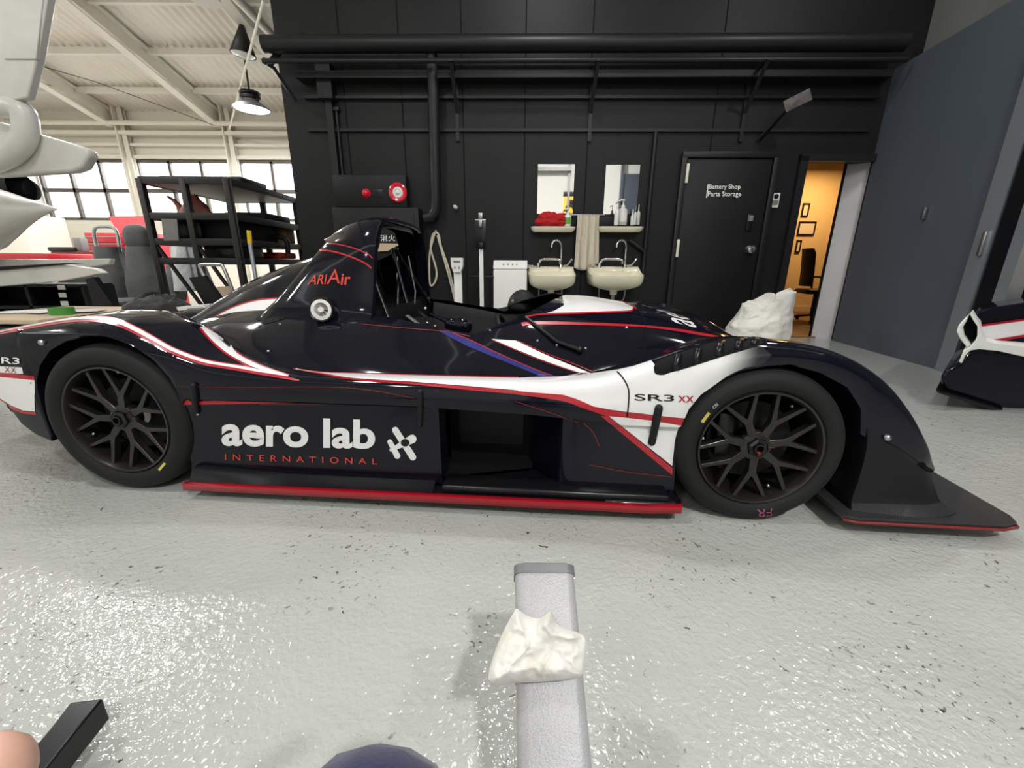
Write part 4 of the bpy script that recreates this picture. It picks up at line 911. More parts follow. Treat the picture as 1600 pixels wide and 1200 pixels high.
bottle('dropper_bottle', 'slim white dropper bottle beside the large pump bottle', 987.5, 352, 327, 8, .08, 'plastic', False)
bottle('clear_bottle', 'clear bottle with a beige cap at the right end of the shelf', 996, 351, 319, 9, .08, 'clearb', False, None, 'beige')
bottle('clear_bottle', 'clear bottle behind the slim dropper bottle', 991.5, 351, 322, 7, .12, 'clearb', False, None, 'grey')
s, z = wp(949, 350, .12); mb = MB(); mb.box((0, 0, .058), (.17, .06, .11), .004); o = mb.build('tissue_box', 'matte'); o.location = wpt(s, SH[1][1]+SH[1][0].location.z-.012, .075); o.rotation_euler = (0, 0, WYAW); tag(o, 'low black box at the left end of the right shelf', 'box')
# towel on a rail
t = wthing('towel', 'long cream towel hanging between the two mirrors above the washbasins', 'towel', 917, 422, .05); a = wl(t, 902, 337); bb = wl(t, 935.5, 337); bl_ = wl(t, 896.5, 415); br_ = wl(t, 934, 416)
mb = MB(); rows = []
for i in range(26):
    k = i/25; z = a.z+(bl_.z-a.z-.0)*k; r = []
    for j in range(41):
        m_ = j/40; x = (a.x+(bl_.x-a.x)*k)*(1-m_)+(bb.x+(br_.x-bb.x)*k)*m_
        y = -.03-.022*(.35+k)*sin(m_*19+.7*sin(k*3))-.01*sin(m_*41+k*2); zz = z-(.05*sin(m_*3.1+.5)*k**3)
        r.append((x, y, zz))
    rows.append(r)
rows = [[(p[0], .02, p[2]) for p in rows[0]]]+rows
mb.grid(rows); tw = mb.build('towel', 'towel', solid=.008); tw.location = t.location; tw.rotation_euler = t.rotation_euler; tag(tw, t['label'], 'towel'); bpy.data.objects.remove(t)
mb = MB(); q = wp(918, 337); mb.tube([wpt(q[0]-.20, q[1]+.0, 0), wpt(q[0]-.20, q[1], .055), wpt(q[0]+.18, q[1], .055), wpt(q[0]+.18, q[1], 0)], .008, 8); tag(mb.build('towel_rail', 'steel', base=wpt(q[0], q[1], 0), rot=WYAW), 'slim rail on the wall carrying the cream towel', 'rail')

# washbasins
def basin(u0, u1, vt, vb, lab):
    t = wthing('washbasin', lab, 'washbasin', (u0+u1)/2, vb+0, 0, 'washbasins'); a = wl(t, u0, vt+8, .36); b = wl(t, u1, vt+8, .36); hw = (b.x-a.x)/2; cx = (a.x+b.x)/2; top = wl(t, (u0+u1)/2, vt+15.5, .38).z; Dp = .40; TL = .085
    ol = [(-1, 0), (-1, .3), (-.99, .6), (-.95, .85), (-.8, .97), (-.4, 1), (0, 1), (.4, 1), (.8, .97), (.95, .85), (.99, .6), (1, .3), (1, 0)]; ol = [tuple(p) for p in spline(ol, 3)]
    mb = MB(); R = lambda s, z, y0=0: [(cx+hw*s*x, -y0-(Dp-y0)*s*y if s < 1 else -Dp*y, z+TL*max(0, 1-y)**1.5*(1 if s > .7 else .6)) for x, y in ol]
    rows = [R(.02, top-.075, .16), R(.5, top-.07, .14), R(.78, top-.05, .13), R(.9, top-.015, .13), R(.94, top, .12), R(1, top+.002), R(1.0, top-.015), R(.99, top-.06)]
    for s, z in ((.93, top-.095), (.8, top-.12), (.55, top-.145), (.28, top-.16), (.14, top-.168), (.13, top-.21), (.02, top-.215)): rows.append([(cx+hw*s*x, -.16*(1-s)-Dp*s*y*.97, z) for x, y in ol])
    mb.grid(rows, cv=True); mb.prism([(cx-hw, 0, top+TL-.05), (cx+hw, 0, top+TL-.05), (cx+hw, 0, top+TL+.012), (cx-hw, 0, top+TL+.012)], (0, -.03, 0)); mb.build('bowl', 'porcelain', t, angle=50)
    mb = MB(); mb.box((cx, -.105, top+.028), (.08, .012, .018), .002); mb.build('overflow', 'dark', t)
    bt = top; top = bt+TL-.02; xs = cx+hw*.42
    mb = MB(); mb.lathe([(.025, 0), (.022, .03), (.016, .04), (.014, .06)], (xs, -.09, top), (0, 0, 1), 18); mb.tube([Vector(p) for p in spline([(xs, -.09, top+.04), (xs, -.09, top+.22), (xs-.015, -.10, top+.29), (xs-.06, -.115, top+.315), (xs-.105, -.13, top+.29), (xs-.115, -.135, top+.235)], 5)], .0115, 10)
    fa = mb.build('swan_faucet', 'chrome', t); mb = MB(); mb.tube([(xs, -.09, top+.04), (xs+.07, -.11, top+.05), (xs+.11, -.12, top+.10), (xs+.12, -.12, top+.12)], [.012, .010, .009, .014], 8); mb.build('lever', 'chrome', fa)
    xs = cx-hw*.55; mb = MB(); mb.lathe([(.026, 0), (.022, .03), (.02, .07)], (xs, -.09, top), (0, 0, 1), 18); mb.tube([Vector(p) for p in spline([(xs, -.09, top+.05), (xs+.03, -.095, top+.105), (xs+.09, -.11, top+.115), (xs+.20, -.15, top+.112), (xs+.235, -.16, top+.10), (xs+.24, -.16, top+.06)], 5)], .013, 10)
    fa = mb.build('low_faucet', 'chrome', t); mb = MB(); mb.tube([(xs, -.09, top+.03), (xs-.06, -.10, top+.035), (xs-.13, -.11, top+.05)], [.012, .012, .008], 8); mb.tube([(xs-.07, -.14, top+.04), (xs-.07, -.06, top+.04)], .008, 8); mb.build('cross_handle', 'chrome', fa)
    mb = MB(); top = bt; zt_ = top-.19; mb.tube([(cx, -.16, zt_), (cx, -.16, -t.location.z+.28)], .022, 12); mb.tube([(cx, -.16, -t.location.z+.30), (cx, 0, -t.location.z+.30)], .022, 12); mb.build('waste_pipe', 'steel', t)
    for sg in (-1, 1):
        mb = MB(); mb.tube([Vector(p) for p in spline([(cx+sg*hw*.5, -.08, top-.09), (cx+sg*hw*.5, -.09, top-.22), (cx+sg*hw*.42, -.08, top-.29), (cx+sg*hw*.3, -.03, top-.30), (cx+sg*hw*.3, 0, top-.30)], 4)], .009, 8); mb.build('supply_pipe', 'steel', t)
    return t
basin(825.5, 902, 416, 455, 'left cream washbasin beside the white appliance'); basin(924, 1010, 416, 458, 'right cream washbasin under the soap bottles')

# lettered door
t = wthing('parts_store_door', 'black door lettered in white beside the washbasins', 'door', 1125, 531); b0 = -t.location.z
x0 = (wl(t, 1075, 260).x+wl(t, 1058, 398).x)/2-.02; x1 = wl(t, 1190, 340).x; zt_ = wl(t, 1130, 249).z
mb = MB(); mb.box(((x0+x1)/2, -.018, (zt_+b0)/2+.01), (x1-x0, .036, zt_-b0-.02), .004); mb.build('leaf', 'blackwall', t)
mb = MB()
for xx in (x0-.035, x1+.035): mb.box((xx, -.028, (zt_+b0)/2), (.055, .056, zt_-b0+.05), .004)
mb.box(((x0+x1)/2, -.028, zt_+.035), (x1-x0+.12, .056, .06), .004); mb.build('door_frame', 'blackpipe', t)
for s_, q in (('Battery Shop', ((1108,297),(1157,297),(1157,288),(1108,288))), ('Parts Storage', ((1106,309),(1158,309),(1158,299),(1106,299)))):
    V, Fs = text_mesh(s_, .012); bl, br, tr, tl = [wl(t, u, v, .038) for u, v in q]; mb = MB(); mb.add([bl*(1-x)*(1-y)+br*x*(1-y)+tr*x*y+tl*(1-x)*y for x, y in V], Fs); mb.build('lettering', 'paper', t, recalc=False)
mb = MB(); a = wl(t, 1105, 309, .039); b = wl(t, 1105.5, 288, .039); mb.box((a+b)/2, (.012, .002, b.z-a.z), 0); mb.build('lettering_bar', 'paper', t)
for u, v in ((1073.5, 271), (1058.5, 388)):
    c = wl(t, u, v, .05); mb = MB(); mb.box(c, (.028, .03, .19), .004); mb.build('hinge', 'creamd', t)
c = wl(t, 1170, 390, .036); mb = MB(); mb.lathe([(.045, 0), (.042, .012), (.018, .016), (.016, .04), (.038, .055), (.042, .075), (.03, .09), (.01, .094)], c, (0, -1, 0), 28); mb.build('door_knob', 'chrome', t)
a = wl(t, 1164, 361, .04); b = wl(t, 1178, 334, .04); mb = MB(); mb.box((a+b)/2, (b.x-a.x, .03, b.z-a.z), .01); lk = mb.build('keypad_lock', 'satin', t); mb = MB(); mb.box(((a.x+b.x)/2, -.06, b.z-.05), ((b.x-a.x)*.7, .02, .06), .006); mb.build('lock_window', 'grey', lk)
t = wthing('intercom', 'white intercom panel with a round dark lens right of the lettered door', 'intercom', 1209, 325); lo = wl(t, 1202, 325, .0); hi = wl(t, 1218, 302, 0)
mb = MB(); mb.box(((lo.x+hi.x)/2, -.012, hi.z/2), (hi.x-lo.x, .024, hi.z), .008); mb.build('housing', 'plastic', t); mb = MB(); mb.lathe([(.026, 0), (.024, .006), (.01, .01)], ((lo.x+hi.x)/2, -.024, hi.z*.76), (0, -1, 0), 24); mb.build('lens', 'satin', t)
mb = MB(); mb.box(((lo.x+hi.x)/2, -.025, hi.z*.42), (.06, .003, .03), .001); mb.box(((lo.x+hi.x)/2, -.025, hi.z*.25), (.05, .003, .02), .001); mb.build('speaker_slot', 'grey', t)

# doorway and the office behind it
mb = MB(); q = wp(1254, 247)[0]; q = dl-.03
mb.prism([wpt(q-.045, 0, 0), wpt(q+.035, 0, 0), wpt(q+.035, dt+.03, 0), wpt(q-.045, dt+.03, 0)], -WN*.05); mb.prism([wpt(q-.045, dt-.02, 0), wpt(sR, dt-.02, 0), wpt(sR, dt+.05, 0), wpt(q-.045, dt+.05, 0)], -WN*.05); struct(mb.build('door_2', 'blackpipe'))
mb = MB(); mb.prism([wpt(dl-.01, 0, -.02), wpt(dl+.01, 0, -.02), wpt(dl+.01, dt, -.02), wpt(dl-.01, dt, -.02)], WN*.5); struct(mb.build('trim_9', 'dark'))
OY = D0+3.2-.1
mb = MB(); mb.box((5.3, OY+.05, 1.5), (6.0, .1, 3.0)); mb.box((2.35, D0+1.7, 1.5), (.1, 3.2, 3)); mb.box((8.2, D0+1.7, 1.5), (.1, 3.2, 3)); struct(mb.build('wall_office', 'officewall'))
mb = MB(); mb.box((5.3, D0+1.7, 3.0), (6, 3.1, .08)); struct(mb.build('ceiling_office', 'officewall'))
mb = MB(); mb.box((5.3, D0+1.62, .006), (5.9, 3.0, .012)); struct(mb.build('floor_office', 'wood'))
mb = MB(); mb.box((5.3, OY-.012, .06), (5.8, .02, .10)); struct(mb.build('baseboard_office', 'cream'))
# pale edge of the sliding partition seen in the doorway
a = onfloor(1263, 527); b = onfloor(1300, 531)
a = onfloor(1265, 526.5); b = onfloor(1299, 530.5)+Vector((.01, .02, 0))
mb = MB(); mb.prism([a, b, b+Vector((0, 0, dt+.1)), a+Vector((0, 0, dt+.1))], Vector((.12, .10, 0))); struct(mb.build('wall_doorway_return', 'returnwall'))
mb = MB(); mb.beam(a+Vector((-.005, -.005, 0)), a+Vector((-.005, -.005, dt+.1)), .02, .02); struct(mb.build('trim_10', 'dark'))
# framed certificates on the office wall
def offp(u, v): return at(u, v, OY-.012)
for q, lab in ((((1256,318),(1264,319),(1261,338),(1253,337)), 'small framed certificate on the orange-lit office wall, top of three'), (((1250,347),(1274,347),(1271,366),(1246,367)), 'wide framed certificate on the orange-lit office wall, middle of three'), (((1246,376),(1252,376),(1248,394),(1243,393)), 'small framed certificate on the orange-lit office wall, lowest of three')):
    P = [offp(*p) for p in q]; x0 = min(P[0].x, P[3].x); x1 = max(P[1].x, P[2].x); z0 = (P[2].z+P[3].z)/2; z1 = (P[0].z+P[1].z)/2; c = Vector(((x0+x1)/2, OY-.012, z0))
    t = thing('picture_frame', lab, 'picture', c, 0, 'framed certificates'); mb = MB(); hx = (x1-x0)/2; hz = z1-z0
    for bx in ((-hx, hz/2, .02, hz), (hx, hz/2, .02, hz)): mb.box((bx[0], 0, bx[1]), (bx[2], .024, bx[3]))
    for z in (0, hz): mb.box((0, 0, z), (2*hx+.02, .024, .02))
    mb.build('frame', 'matte', t); mb = MB(); mb.box((0, .006, hz/2), (2*hx, .006, hz)); mb.build('sheet', 'paper', t)
# office chair
c = at(1271, 478, D0+1.55); c.z = 0.012; t = thing('office_chair', 'dark mesh office chair in the orange-lit office', 'chair', c, radians(75))
mb = MB(); mb.box((0, 0, .47), (.48, .46, .07), .03); mb.build('seat', 'matte', t)
mb = MB(); mb.grid([[(x, .22+.06*(x/.22)**2*-1+.05*(k/8)**1.5, .55+.55*k/8) for x in np.linspace(-.22+.03*(k in (0, 8)), .22-.03*(k in (0, 8)), 9)] for k in range(9)]); mb.build('backrest', 'matte', t, solid=.03)
mb = MB(); mb.cyl((0, 0, .10), (0, 0, .45), .03); mb.build('column', 'satin', t)
for k in range(5):
    mb = MB(); A = 2*pi*k/5+.3; mb.beam((0, 0, .11), (.30*cos(A), .30*sin(A), .07), .04, .03); mb.ball((.30*cos(A), .30*sin(A), .03), .03, 12, 8); mb.build('leg', 'satin', t)
for sx_ in (-1, 1): mb = MB(); mb.tube([(sx_*.25, -.02, .48), (sx_*.29, -.02, .66)], .015, 8); mb.box((sx_*.29, -.03, .68), (.06, .26, .03), .01); mb.build('armrest', 'satin', t)

# rubbish bag
def sack(name, lab, cat, u, vb, Yd, wpx, hpx, m):
    c = at(u, vb, Yd); c.z = 0; k = Yd*.97/600; W_ = wpx*k; H = hpx*k*1.02; mb = MB(); rows = []
    for i in range(40):
        t_ = i/39; r = []
        for j in range(64):
            ph = 2*pi*j/64; rr = (W_/2)*(1.0 if t_ < .55 else 1-.14*((t_-.55)/.45)**1.6)*(.92+.12*sin(pi*min(1, t_*1.4)))
            d = Vector((cos(ph), sin(ph), t_*2)); kk = 1+.07*noise.noise(d*2.1)+.05*noise.noise(d*5)+.03*abs(noise.noise(d*11))
            tilt = .08*W_*max(0, t_-.5)*2
            x = rr*kk*cos(ph)+tilt; zt_ = H*t_*(1+(.24*(x/(W_/2)) if t_ > .3 else 0)*max(0, t_-.3)*1.1+.08*noise.noise(Vector((ph*2, t_*3, 5)))*t_)
            r.append((x, rr*.8*kk*sin(ph), max(0, zt_)))
        rows.append(r)
    top = [(p[0]*.5+.1*W_, p[1]*.35, p[2]*.97) for p in rows[-1]]; rows.append(top); rows.append([(p[0]*.3+.1*W_, p[1]*.2, p[2]-.03) for p in top]); mb.grid(rows, cv=True); mb.add(rows[-1], [tuple(range(64))])
    o = mb.build(name, m, angle=70); o.location = c; return tag(o, lab, cat)
sack('plastic_bag', 'full white plastic bag standing in front of the office doorway', 'bag', 1180, 546, 4.2, 86, 76, 'bag')

# right side: dark partition leaf, aluminium post, glazed frame
pa = Vector((*wpt(sR, 0, 0).xy, 0)); pb = onfloor(1462, 577); dv = (pb-pa).normalized(); nv = Vector((-dv.y, dv.x, 0))
if nv.x < 0: nv = -nv
d_ = ray(1504, 46); tt = ((pa-CAM) @ nv)/(d_ @ nv); ztop = (CAM+d_*tt).z
mb = MB(); mb.prism([pa, pb, pb+Vector((0, 0, ztop)), pa+Vector((0, 0, ztop))], nv*.08); struct(mb.build('wall_right', 'bluewall'))
mb = MB(); mb.prism([pa+nv*.25-dv*.5+Vector((0, 0, ztop-.6)), pb+nv*.25+dv*3+Vector((0, 0, ztop-.6)), pb+nv*.25+dv*3+Vector((0, 0, 6.2)), pa+nv*.25-dv*.5+Vector((0, 0, 6.2))], nv*.2); struct(mb.build('wall_right_upper', 'grey'))
mb = MB(); q = pa+dv*((pb-pa).length*.62)-nv*.02
mb.box(q+Vector((0, 0, 1.32)), (.03, .03, .10), .004); tag(mb.build('latch_plate', 'steel', base=q+Vector((0, 0, 1.3))), 'small bright latch on the dark partition at the right', 'latch')
def post(name, lab, off, wd, th, m, zt_=4.0, cat='post'):
    p0 = pb+dv*off+nv*.02; mb = MB(); mb.beam(p0, p0+Vector((0, 0, zt_)), wd, th, up=nv); o = mb.build(name, m, base=p0); return tag(o, lab, cat)
post('door_post', 'grey metal post at the free edge of the dark partition', .09, .13, .10, 'alu')
post('door_jamb', 'dark jamb between the grey post and the glazed frame', .24, .12, .08, 'satin')
post('frame_post', 'pale aluminium post of the glazed frame at the right edge', .36, .09, .10, 'alu')
pc = pb+dv*.44+nv*.10; mb = MB(); mb.prism([pc, pc+dv*.4, pc+dv*.4+Vector((0, 0, 1.15)), pc+Vector((0, 0, 1.15))], nv*.03); tag(mb.build('wood_panel', 'beige', base=pc), 'brownish lower panel behind the white and black car nose', 'panel')
mb = MB(); pc2 = pc+Vector((0, 0, 1.15)); mb.prism([pc2, pc2+dv*.4, pc2+dv*.4+Vector((0, 0, 2.6)), pc2+Vector((0, 0, 2.6))], nv*.03); tag(mb.build('glass_panel', 'bluewall', base=pc2), 'dark glazed upper panel at the right edge', 'panel')
mb = MB(); mb.box(pb+dv*.12-nv*.04+Vector((0, 0, 1.03)), (.03, .03, .18), .005); tag(mb.build('hinge', 'steel', base=pb+dv*.12-nv*.04+Vector((0, 0, .95))), 'bright hinge on the grey post at the right', 'hinge')

# ------------------------------------------------------------------ second car at the right edge
YN = 2.45; t = thing('second_car', 'nose of another black and white racing car at the right edge', 'race car', onfloor(1560, 640))
def nl(u, v, Y=YN): return at(u, v, Y)-t.location
def nose_piece(name, poly, m, Y0, dep, bev=0, smooth=0):
    P = spline(poly, smooth, True) if smooth else poly; mb = MB(); mb.prism([nl(p[0], p[1], Y0) for p in P], (1.15*dep, dep, 0)); o = mb.build(name, m, t)
    if bev: b_ = o.modifiers.new('edge', 'BEVEL'); b_.width = bev; b_.segments = 3; b_.limit_method = 'ANGLE'
    return o
nose_piece('bumper', [(1467,590),(1478,577),(1500,566),(1512,548),(1530,545),(1650,560),(1650,660),(1600,648),(1540,632),(1476,612)], 'paint', YN, .55, .03)
nose_piece('front_lip', [(1462,609),(1470,612),(1545,634),(1650,668),(1650,672),(1540,638),(1466,614)], 'satin', YN-.04, .55)
nose_piece('hood', [(1521,489),(1545,481),(1600,473),(1650,462),(1650,545),(1560,538),(1530,530)], 'paint', YN+.10, .45, .02)
nose_piece('white_stripe', [(1531,510),(1600,501),(1650,490),(1650,514),(1600,524),(1545,532),(1536,530)], 'white', YN+.085, .03)
ribs = (((1531,508),(1600,498.5),(1650,487),(1650,490),(1600,501),(1531,510.5)), ((1540,533),(1600,523),(1650,513),(1650,516),(1600,527),(1548,535)))
for r_ in ribs: nose_piece('red_stripe', r_, 'red', YN+.08, .03)
nose_piece('white_frame', [(1498,566),(1506,546),(1514,543),(1524,532),(1527,524),(1527,510),(1520,500),(1515,490),(1518,487),(1524,497),(1531,505),(1534,522),(1540,531),(1556,536),(1650,545),(1650,566),(1600,558),(1560,549),(1530,546),(1516,548),(1508,556),(1503,568)], 'plastic', YN-.02, .14, .012)
nose_piece('duct_rim', [(1498,508),(1506,499),(1514,492),(1510,502),(1504,512),(1506,524),(1518,540),(1512,545),(1500,530),(1494,518)], 'plastic', YN+.0, .14, .012)
nose_piece('duct', [(1506,500),(1516,493),(1522,503),(1525,516),(1522,531),(1515,533),(1508,524),(1505,512)], 'dark', YN+.05, .2)
nose_piece('underside', [(1480,575),(1512,550),(1650,560),(1650,600),(1560,600)], 'matte', YN+.3, .3)
tag(t)
mb = MB(); mb.cyl(nl(1640, 640, YN+.35)+Vector((0, 0, 0)), nl(1640, 640, YN+.35)+Vector((0, .2, 0)), .25, n=40); o = mb.build('tire', 'rubber', t); o.location = (0, 0, .25-(nl(1640, 640, YN+.35).z))

# ------------------------------------------------------------------ hangar roof, far wall and windows
YF = 9.6; _f = at(350, 205, YF); _n = ray(100, 0); _n = CAM+_n*(_f.x/_n.x); SL = (_n.z-_f.z)/(YF-_n.y)
def roofz(y, z0=_f.z): return z0+(YF-y)*SL
# corrugated deck
mb = MB(); rows = []
xs = np.arange(-11.4, -1.0, .0325)
for y in (YF+.2, -4.0):
    rows.append([(x, y, roofz(y)+.36+.022*cos(2*pi*x/.13)) for x in xs])
mb.grid(rows); mb.add([(-1.0, YF+.2, roofz(YF+.2)+.36), (7.6, YF+.2, roofz(YF+.2)+.36), (7.6, -4, roofz(-4)+.36), (-1.0, -4, roofz(-4)+.36)], [(0, 1, 2, 3)]); struct(mb.build('ceiling', 'deck', angle=80))
RAFT = [at(350, 205, YF).x+2.17*k for k in (-2, -1, 0, 1, 2)]
for k, x in enumerate(RAFT):
    mb = MB()
    for dz, wd, ht in ((-.0, .15, .02), (.21, .02, .20), (.30, .15, .02)):
        mb.beam((x, YF-.1, roofz(YF-.1)+dz-.02), (x, -3.5, roofz(-3.5)+dz-.02), wd, ht)
    struct(mb.build('trim_roof_rafter_%d' % (k+1), 'creamd'))
for k, y in enumerate(np.arange(YF-.75, -1, -.92)):
    mb = MB()
    for i in range(len(RAFT)-1):
        mb.beam((RAFT[i]+.02, y, roofz(y)+.27), (RAFT[i+1]-.02, y, roofz(y)+.27), .07, .09)
    mb.beam((-11.3, y, roofz(y)+.27), (RAFT[0]-.02, y, roofz(y)+.27), .07, .09); struct(mb.build('trim_roof_purlin_%d' % (k+1), 'creamd'))
# far wall with its band of windows
zs = at(300, 343, YF).z; zw = at(300, 252, YF).z; zm0 = at(300, 302, YF).z; zm1 = at(300, 295, YF).z; xl = at(66, 300, YF).x
mb = MB(); mb.box(((xl-1+0)/2, YF+.06, zs/2), (-xl+1, .12, zs)); mb.box(((xl-1)/2, YF+.06, (zw+4.6)/2), (-xl+1, .12, 4.6-zw)); mb.box((xl-.55, YF+.06, 2.3), (.9, .12, 4.6)); struct(mb.build('wall_far', 'cream'))
mb = MB(); mb.box((xl/2, YF-.06, zw+.28), (-xl, .12, .05)); mb.box((xl/2, YF-.10, zw+.48), (-xl, .2, .07)); mb.box((xl/2, YF-.05, zw+.06), (-xl, .1, .06)); mb.tube([(xl, YF-.3, zw+.62), (-.8, YF-.3, zw+.62)], .045, 10); struct(mb.build('trim_eaves', 'cream'))
COLX = [at(u, 300, YF-.12).x for u in (213, 372)]; cs = COLX[1]-COLX[0]; COLX += [COLX[1]+cs, COLX[1]+2*cs]; edges = [xl]+COLX
for k, x in enumerate(COLX):
    mb = MB(); mb.box((x-.05, YF-.14, 2.1), (.03, .16, 4.2)); mb.box((x+.04, YF-.14, 2.1), (.09, .02, 4.2)); mb.box((x+.04, YF-.06, 2.1), (.09, .02, 4.2)); struct(mb.build('trim_column_%d' % (k+1), 'cream'))
for k in range(4):
    x0 = edges[k]+.06; x1 = edges[k+1]-.10; mb = MB()
    for z in (zs, (zm0+zm1)/2, zw): mb.box(((x0+x1)/2, YF+.02, z), (x1-x0, .07, .075 if z not in (zs,) else .05))
    for i in range(4): mb.box((x0+(x1-x0)*i/3, YF+.02, (zs+zw)/2), (.055, .07, zw-zs))
    struct(mb.build('window_%d' % (k+1), 'frame'))
mb = MB(); mb.box((xl-.05, YF-2.6, 2.4), (.1, 5.2, 4.8)); struct(mb.build('wall_left', 'whitewall'))
mb = MB(); mb.box((xl-.05, 0, 2.4), (.1, 8.0, 4.8)); struct(mb.build('wall_left_near', 'whitewall'))
mb = MB(); mb.box((-2.0, -4.05, 3.4), (19, .1, 6.8)); struct(mb.build('wall_behind', 'whitewall'))
mb = MB(); mb.box((5.2, -3.96, 1.75), (4.5, .1, 3.5)); mb.box((2.96, -3.93, 1.9), (.08, .12, 3.8)); struct(mb.build('wall_behind_dark', 'bluewall'))
mb = MB(); mb.box((1.36, -3.95, 2.6), (.06, .1, 5.2)); mb.box((.7, -3.9, 3.62), (1.4, .2, .10)); struct(mb.build('trim_behind', 'grey'))
mb = MB(); mb.box((7.55, 1, 3.4), (.1, 10, 6.8)); struct(mb.build('wall_far_right', 'grey'))

# hanging lamps
p = at(394, 172, 7.6); t = thing('pendant_lamp', 'lit bay lamp with a shallow grey shade under the roof', 'lamp', p)
mb = MB(); mb.lathe([(.27, 0), (.265, .02), (.12, .12), (.115, .14)], (0, 0, 0), (0, 0, 1), 36, caps=False); mb.build('shade', 'grey', t, solid=.008)
mb = MB(); mb.lathe([(.255, .012), (.001, .012)], (0, 0, 0), (0, 0, 1), 36, caps=False); mb.build('lens', 'lightpanel', t)
mb = MB(); mb.lathe([(.11, .14), (.15, .15), (.15, .19), (.13, .2), (.15, .21), (.15, .25), (.05, .27)], (0, 0, 0), (0, 0, 1), 28); mb.build('heat_sink', 'rack', t); mb = MB(); mb.cyl((0, 0, .27), (0, 0, roofz(7.6)+.3-p.z), .015, n=8); mb.build('stem', 'rack', t)
p = at(380, 86, 7.0); t = thing('pendant_lamp', 'unlit cone lamp with a dark shade hanging nearer the black wall', 'lamp', p)
R_ = Matrix.Rotation(.12, 3, 'Y'); mb = MB(); mb.lathe([(.165, 0), (.05, .30), (.03, .36)], (0, 0, 0), R_ @ Vector((0, 0, 1)), 32, caps=False); mb.build('shade', 'rack', t, solid=.006); mb = MB(); mb.lathe([(.155, .0), (.12, -.025), (.04, -.03)], (0, 0, 0), R_ @ Vector((0, 0, 1)), 28); mb.build('bulb', 'clearb', t); mb = MB(); mb.tube([R_ @ Vector((0, 0, .35)), Vector((.05, 0, roofz(7.0)+.3-p.z))], .008, 6); mb.build('cord', 'rack', t)
p = at(322, 2, 5.2); t = thing('pendant_lamp', 'pale lamp cut off by the top edge near the left roof beam', 'lamp', p); mb = MB(); mb.lathe([(.14, 0), (.135, .03), (.06, .10), (.02, .2)], (0, 0, 0), (0, 0, 1), 28); mb.build('shade', 'creamd', t); mb = MB(); mb.tube([(0, 0, .18), (0, 0, roofz(5.2)+.3-p.z)], .008, 6); mb.build('cord', 'rack', t)
mb = MB(); a = at(412, 0, 5.4); b = at(358, 202, YF-.4); mb.tube([a, b], .016, 8); tag(mb.build('drain_line', 'cream', base=b), 'thin white pipe slanting down beside the bay lamp', 'pipe')
mb = MB(); a = at(60, 102, 7.0); b = at(335, 196, YF-.4); mb.tube([a, at(150, 128, 7.8), b], .006, 6); tag(mb.build('roof_wire', 'rack', base=b), 'thin dark wire slanting under the roof deck', 'wire')
mb = MB(); mb.tube([at(365, -8, 5.6), at(436, 66, 6.6)], .05, 10); tag(mb.build('duct', 'creamd', base=at(400, 30, 6.0)), 'grey duct end at the top left corner of the black wall', 'duct')

# ------------------------------------------------------------------ aircraft at the upper left
t = thing('aircraft', 'white aircraft tail and wing cutting in at the left edge', 'aircraft', (*at(-60, 400, 3.6).xy, 0))
def al(u, v, Y): return at(u, v, Y)-t.location
def slab(name, pts, Y, th, m='aero', parent=None, bev=.01, smooth=0):
    P = spline(pts, smooth, True) if smooth else pts; mb = MB(); mb.prism([al(p[0], p[1], Y if len(p) < 3 else p[2]) for p in P], (0, th, 0)); o = mb.build(name, m, parent or t)
    if bev: b_ = o.modifiers.new('edge', 'BEVEL'); b_.width = bev; b_.segments = 3; b_.limit_method = 'ANGLE'
    return o
fin = slab('fin', [(-260,-30),(78,-30),(58,90),(42,152),(-330,240)], 3.4, .06)
slab('rudder', [(24,-30),(70,-30),(56,92),(6,92)], 3.39, .03, 'aero', fin, .004)
slab('stabilizer', [(-300,182),(0,190),(48,205),(120,226),(136,233),(139,242),(128,262),(112,268),(0,275),(-300,275)], 3.5, .09, 'aero', None, .02)
mb = MB(); mb.tube([Vector(p) for p in spline([al(-40, 262, 3.45), al(10, 245, 3.45), al(36, 220, 3.45), al(40, 190, 3.45), al(30, 170, 3.45), al(-5, 166, 3.45)], 6)], [.075]*30+[.06], 14); mb.build('strut', 'aero', t)
mb = MB(); c = al(-40, 292, 3.9); mb.tube([c, al(20, 293, 3.9), al(34, 293, 3.9)], [.13, .125, .12], 28, caps=False); mb.tube([al(-30, 293, 3.95), al(50, 297, 4.0)], [.10, .085], 24); ex = mb.build('exhaust_duct', 'matte', t)
rows = []
mb = MB(); A_ = [(-520, 330, .62), (-300, 330, .56), (-80, 330, .34), (-30, 328, .26), (10, 326, .17), (45, 326, .09), (72, 326, .04), (89, 327, .004)]
A_ = [tuple(p) for p in spline(A_, 5)]; mb.tube([al(u, v+10*max(0, (60-u)/140), 3.7) for u, v, r in A_], [r for u, v, r in A_], 24); mb.build('tail_cone', 'aero', t, angle=60)
slab('wing', [(-420,400),(-60,404),(60,405),(172,404),(170,413),(100,424),(-60,436),(-420,470)], 3.9, .06, 'aero', None, .01)
slab('flap', [(-60,424),(90,412),(150,420),(162,427),(90,440),(-60,452)], 3.75, .06, 'aero', None, .01)
mb = MB(); g_ = al(-330, 400, 3.9); mb.cyl(g_, Vector((g_.x, g_.y, .28)), .045, .035); gear = mb.build('landing_gear', 'aero', t); mb = MB(); mb.lathe([(.10, -.06), (.26, -.07), (.28, -.03), (.28, .03), (.26, .07), (.10, .06)], (g_.x, g_.y, .28), (0, 1, 0), 32); mb.build('tire', 'rubber', gear)
slab('flap_gap', [(-60,420),(100,411),(130,411),(60,417),(-60,428)], 3.73, .02, 'matte', None, 0)

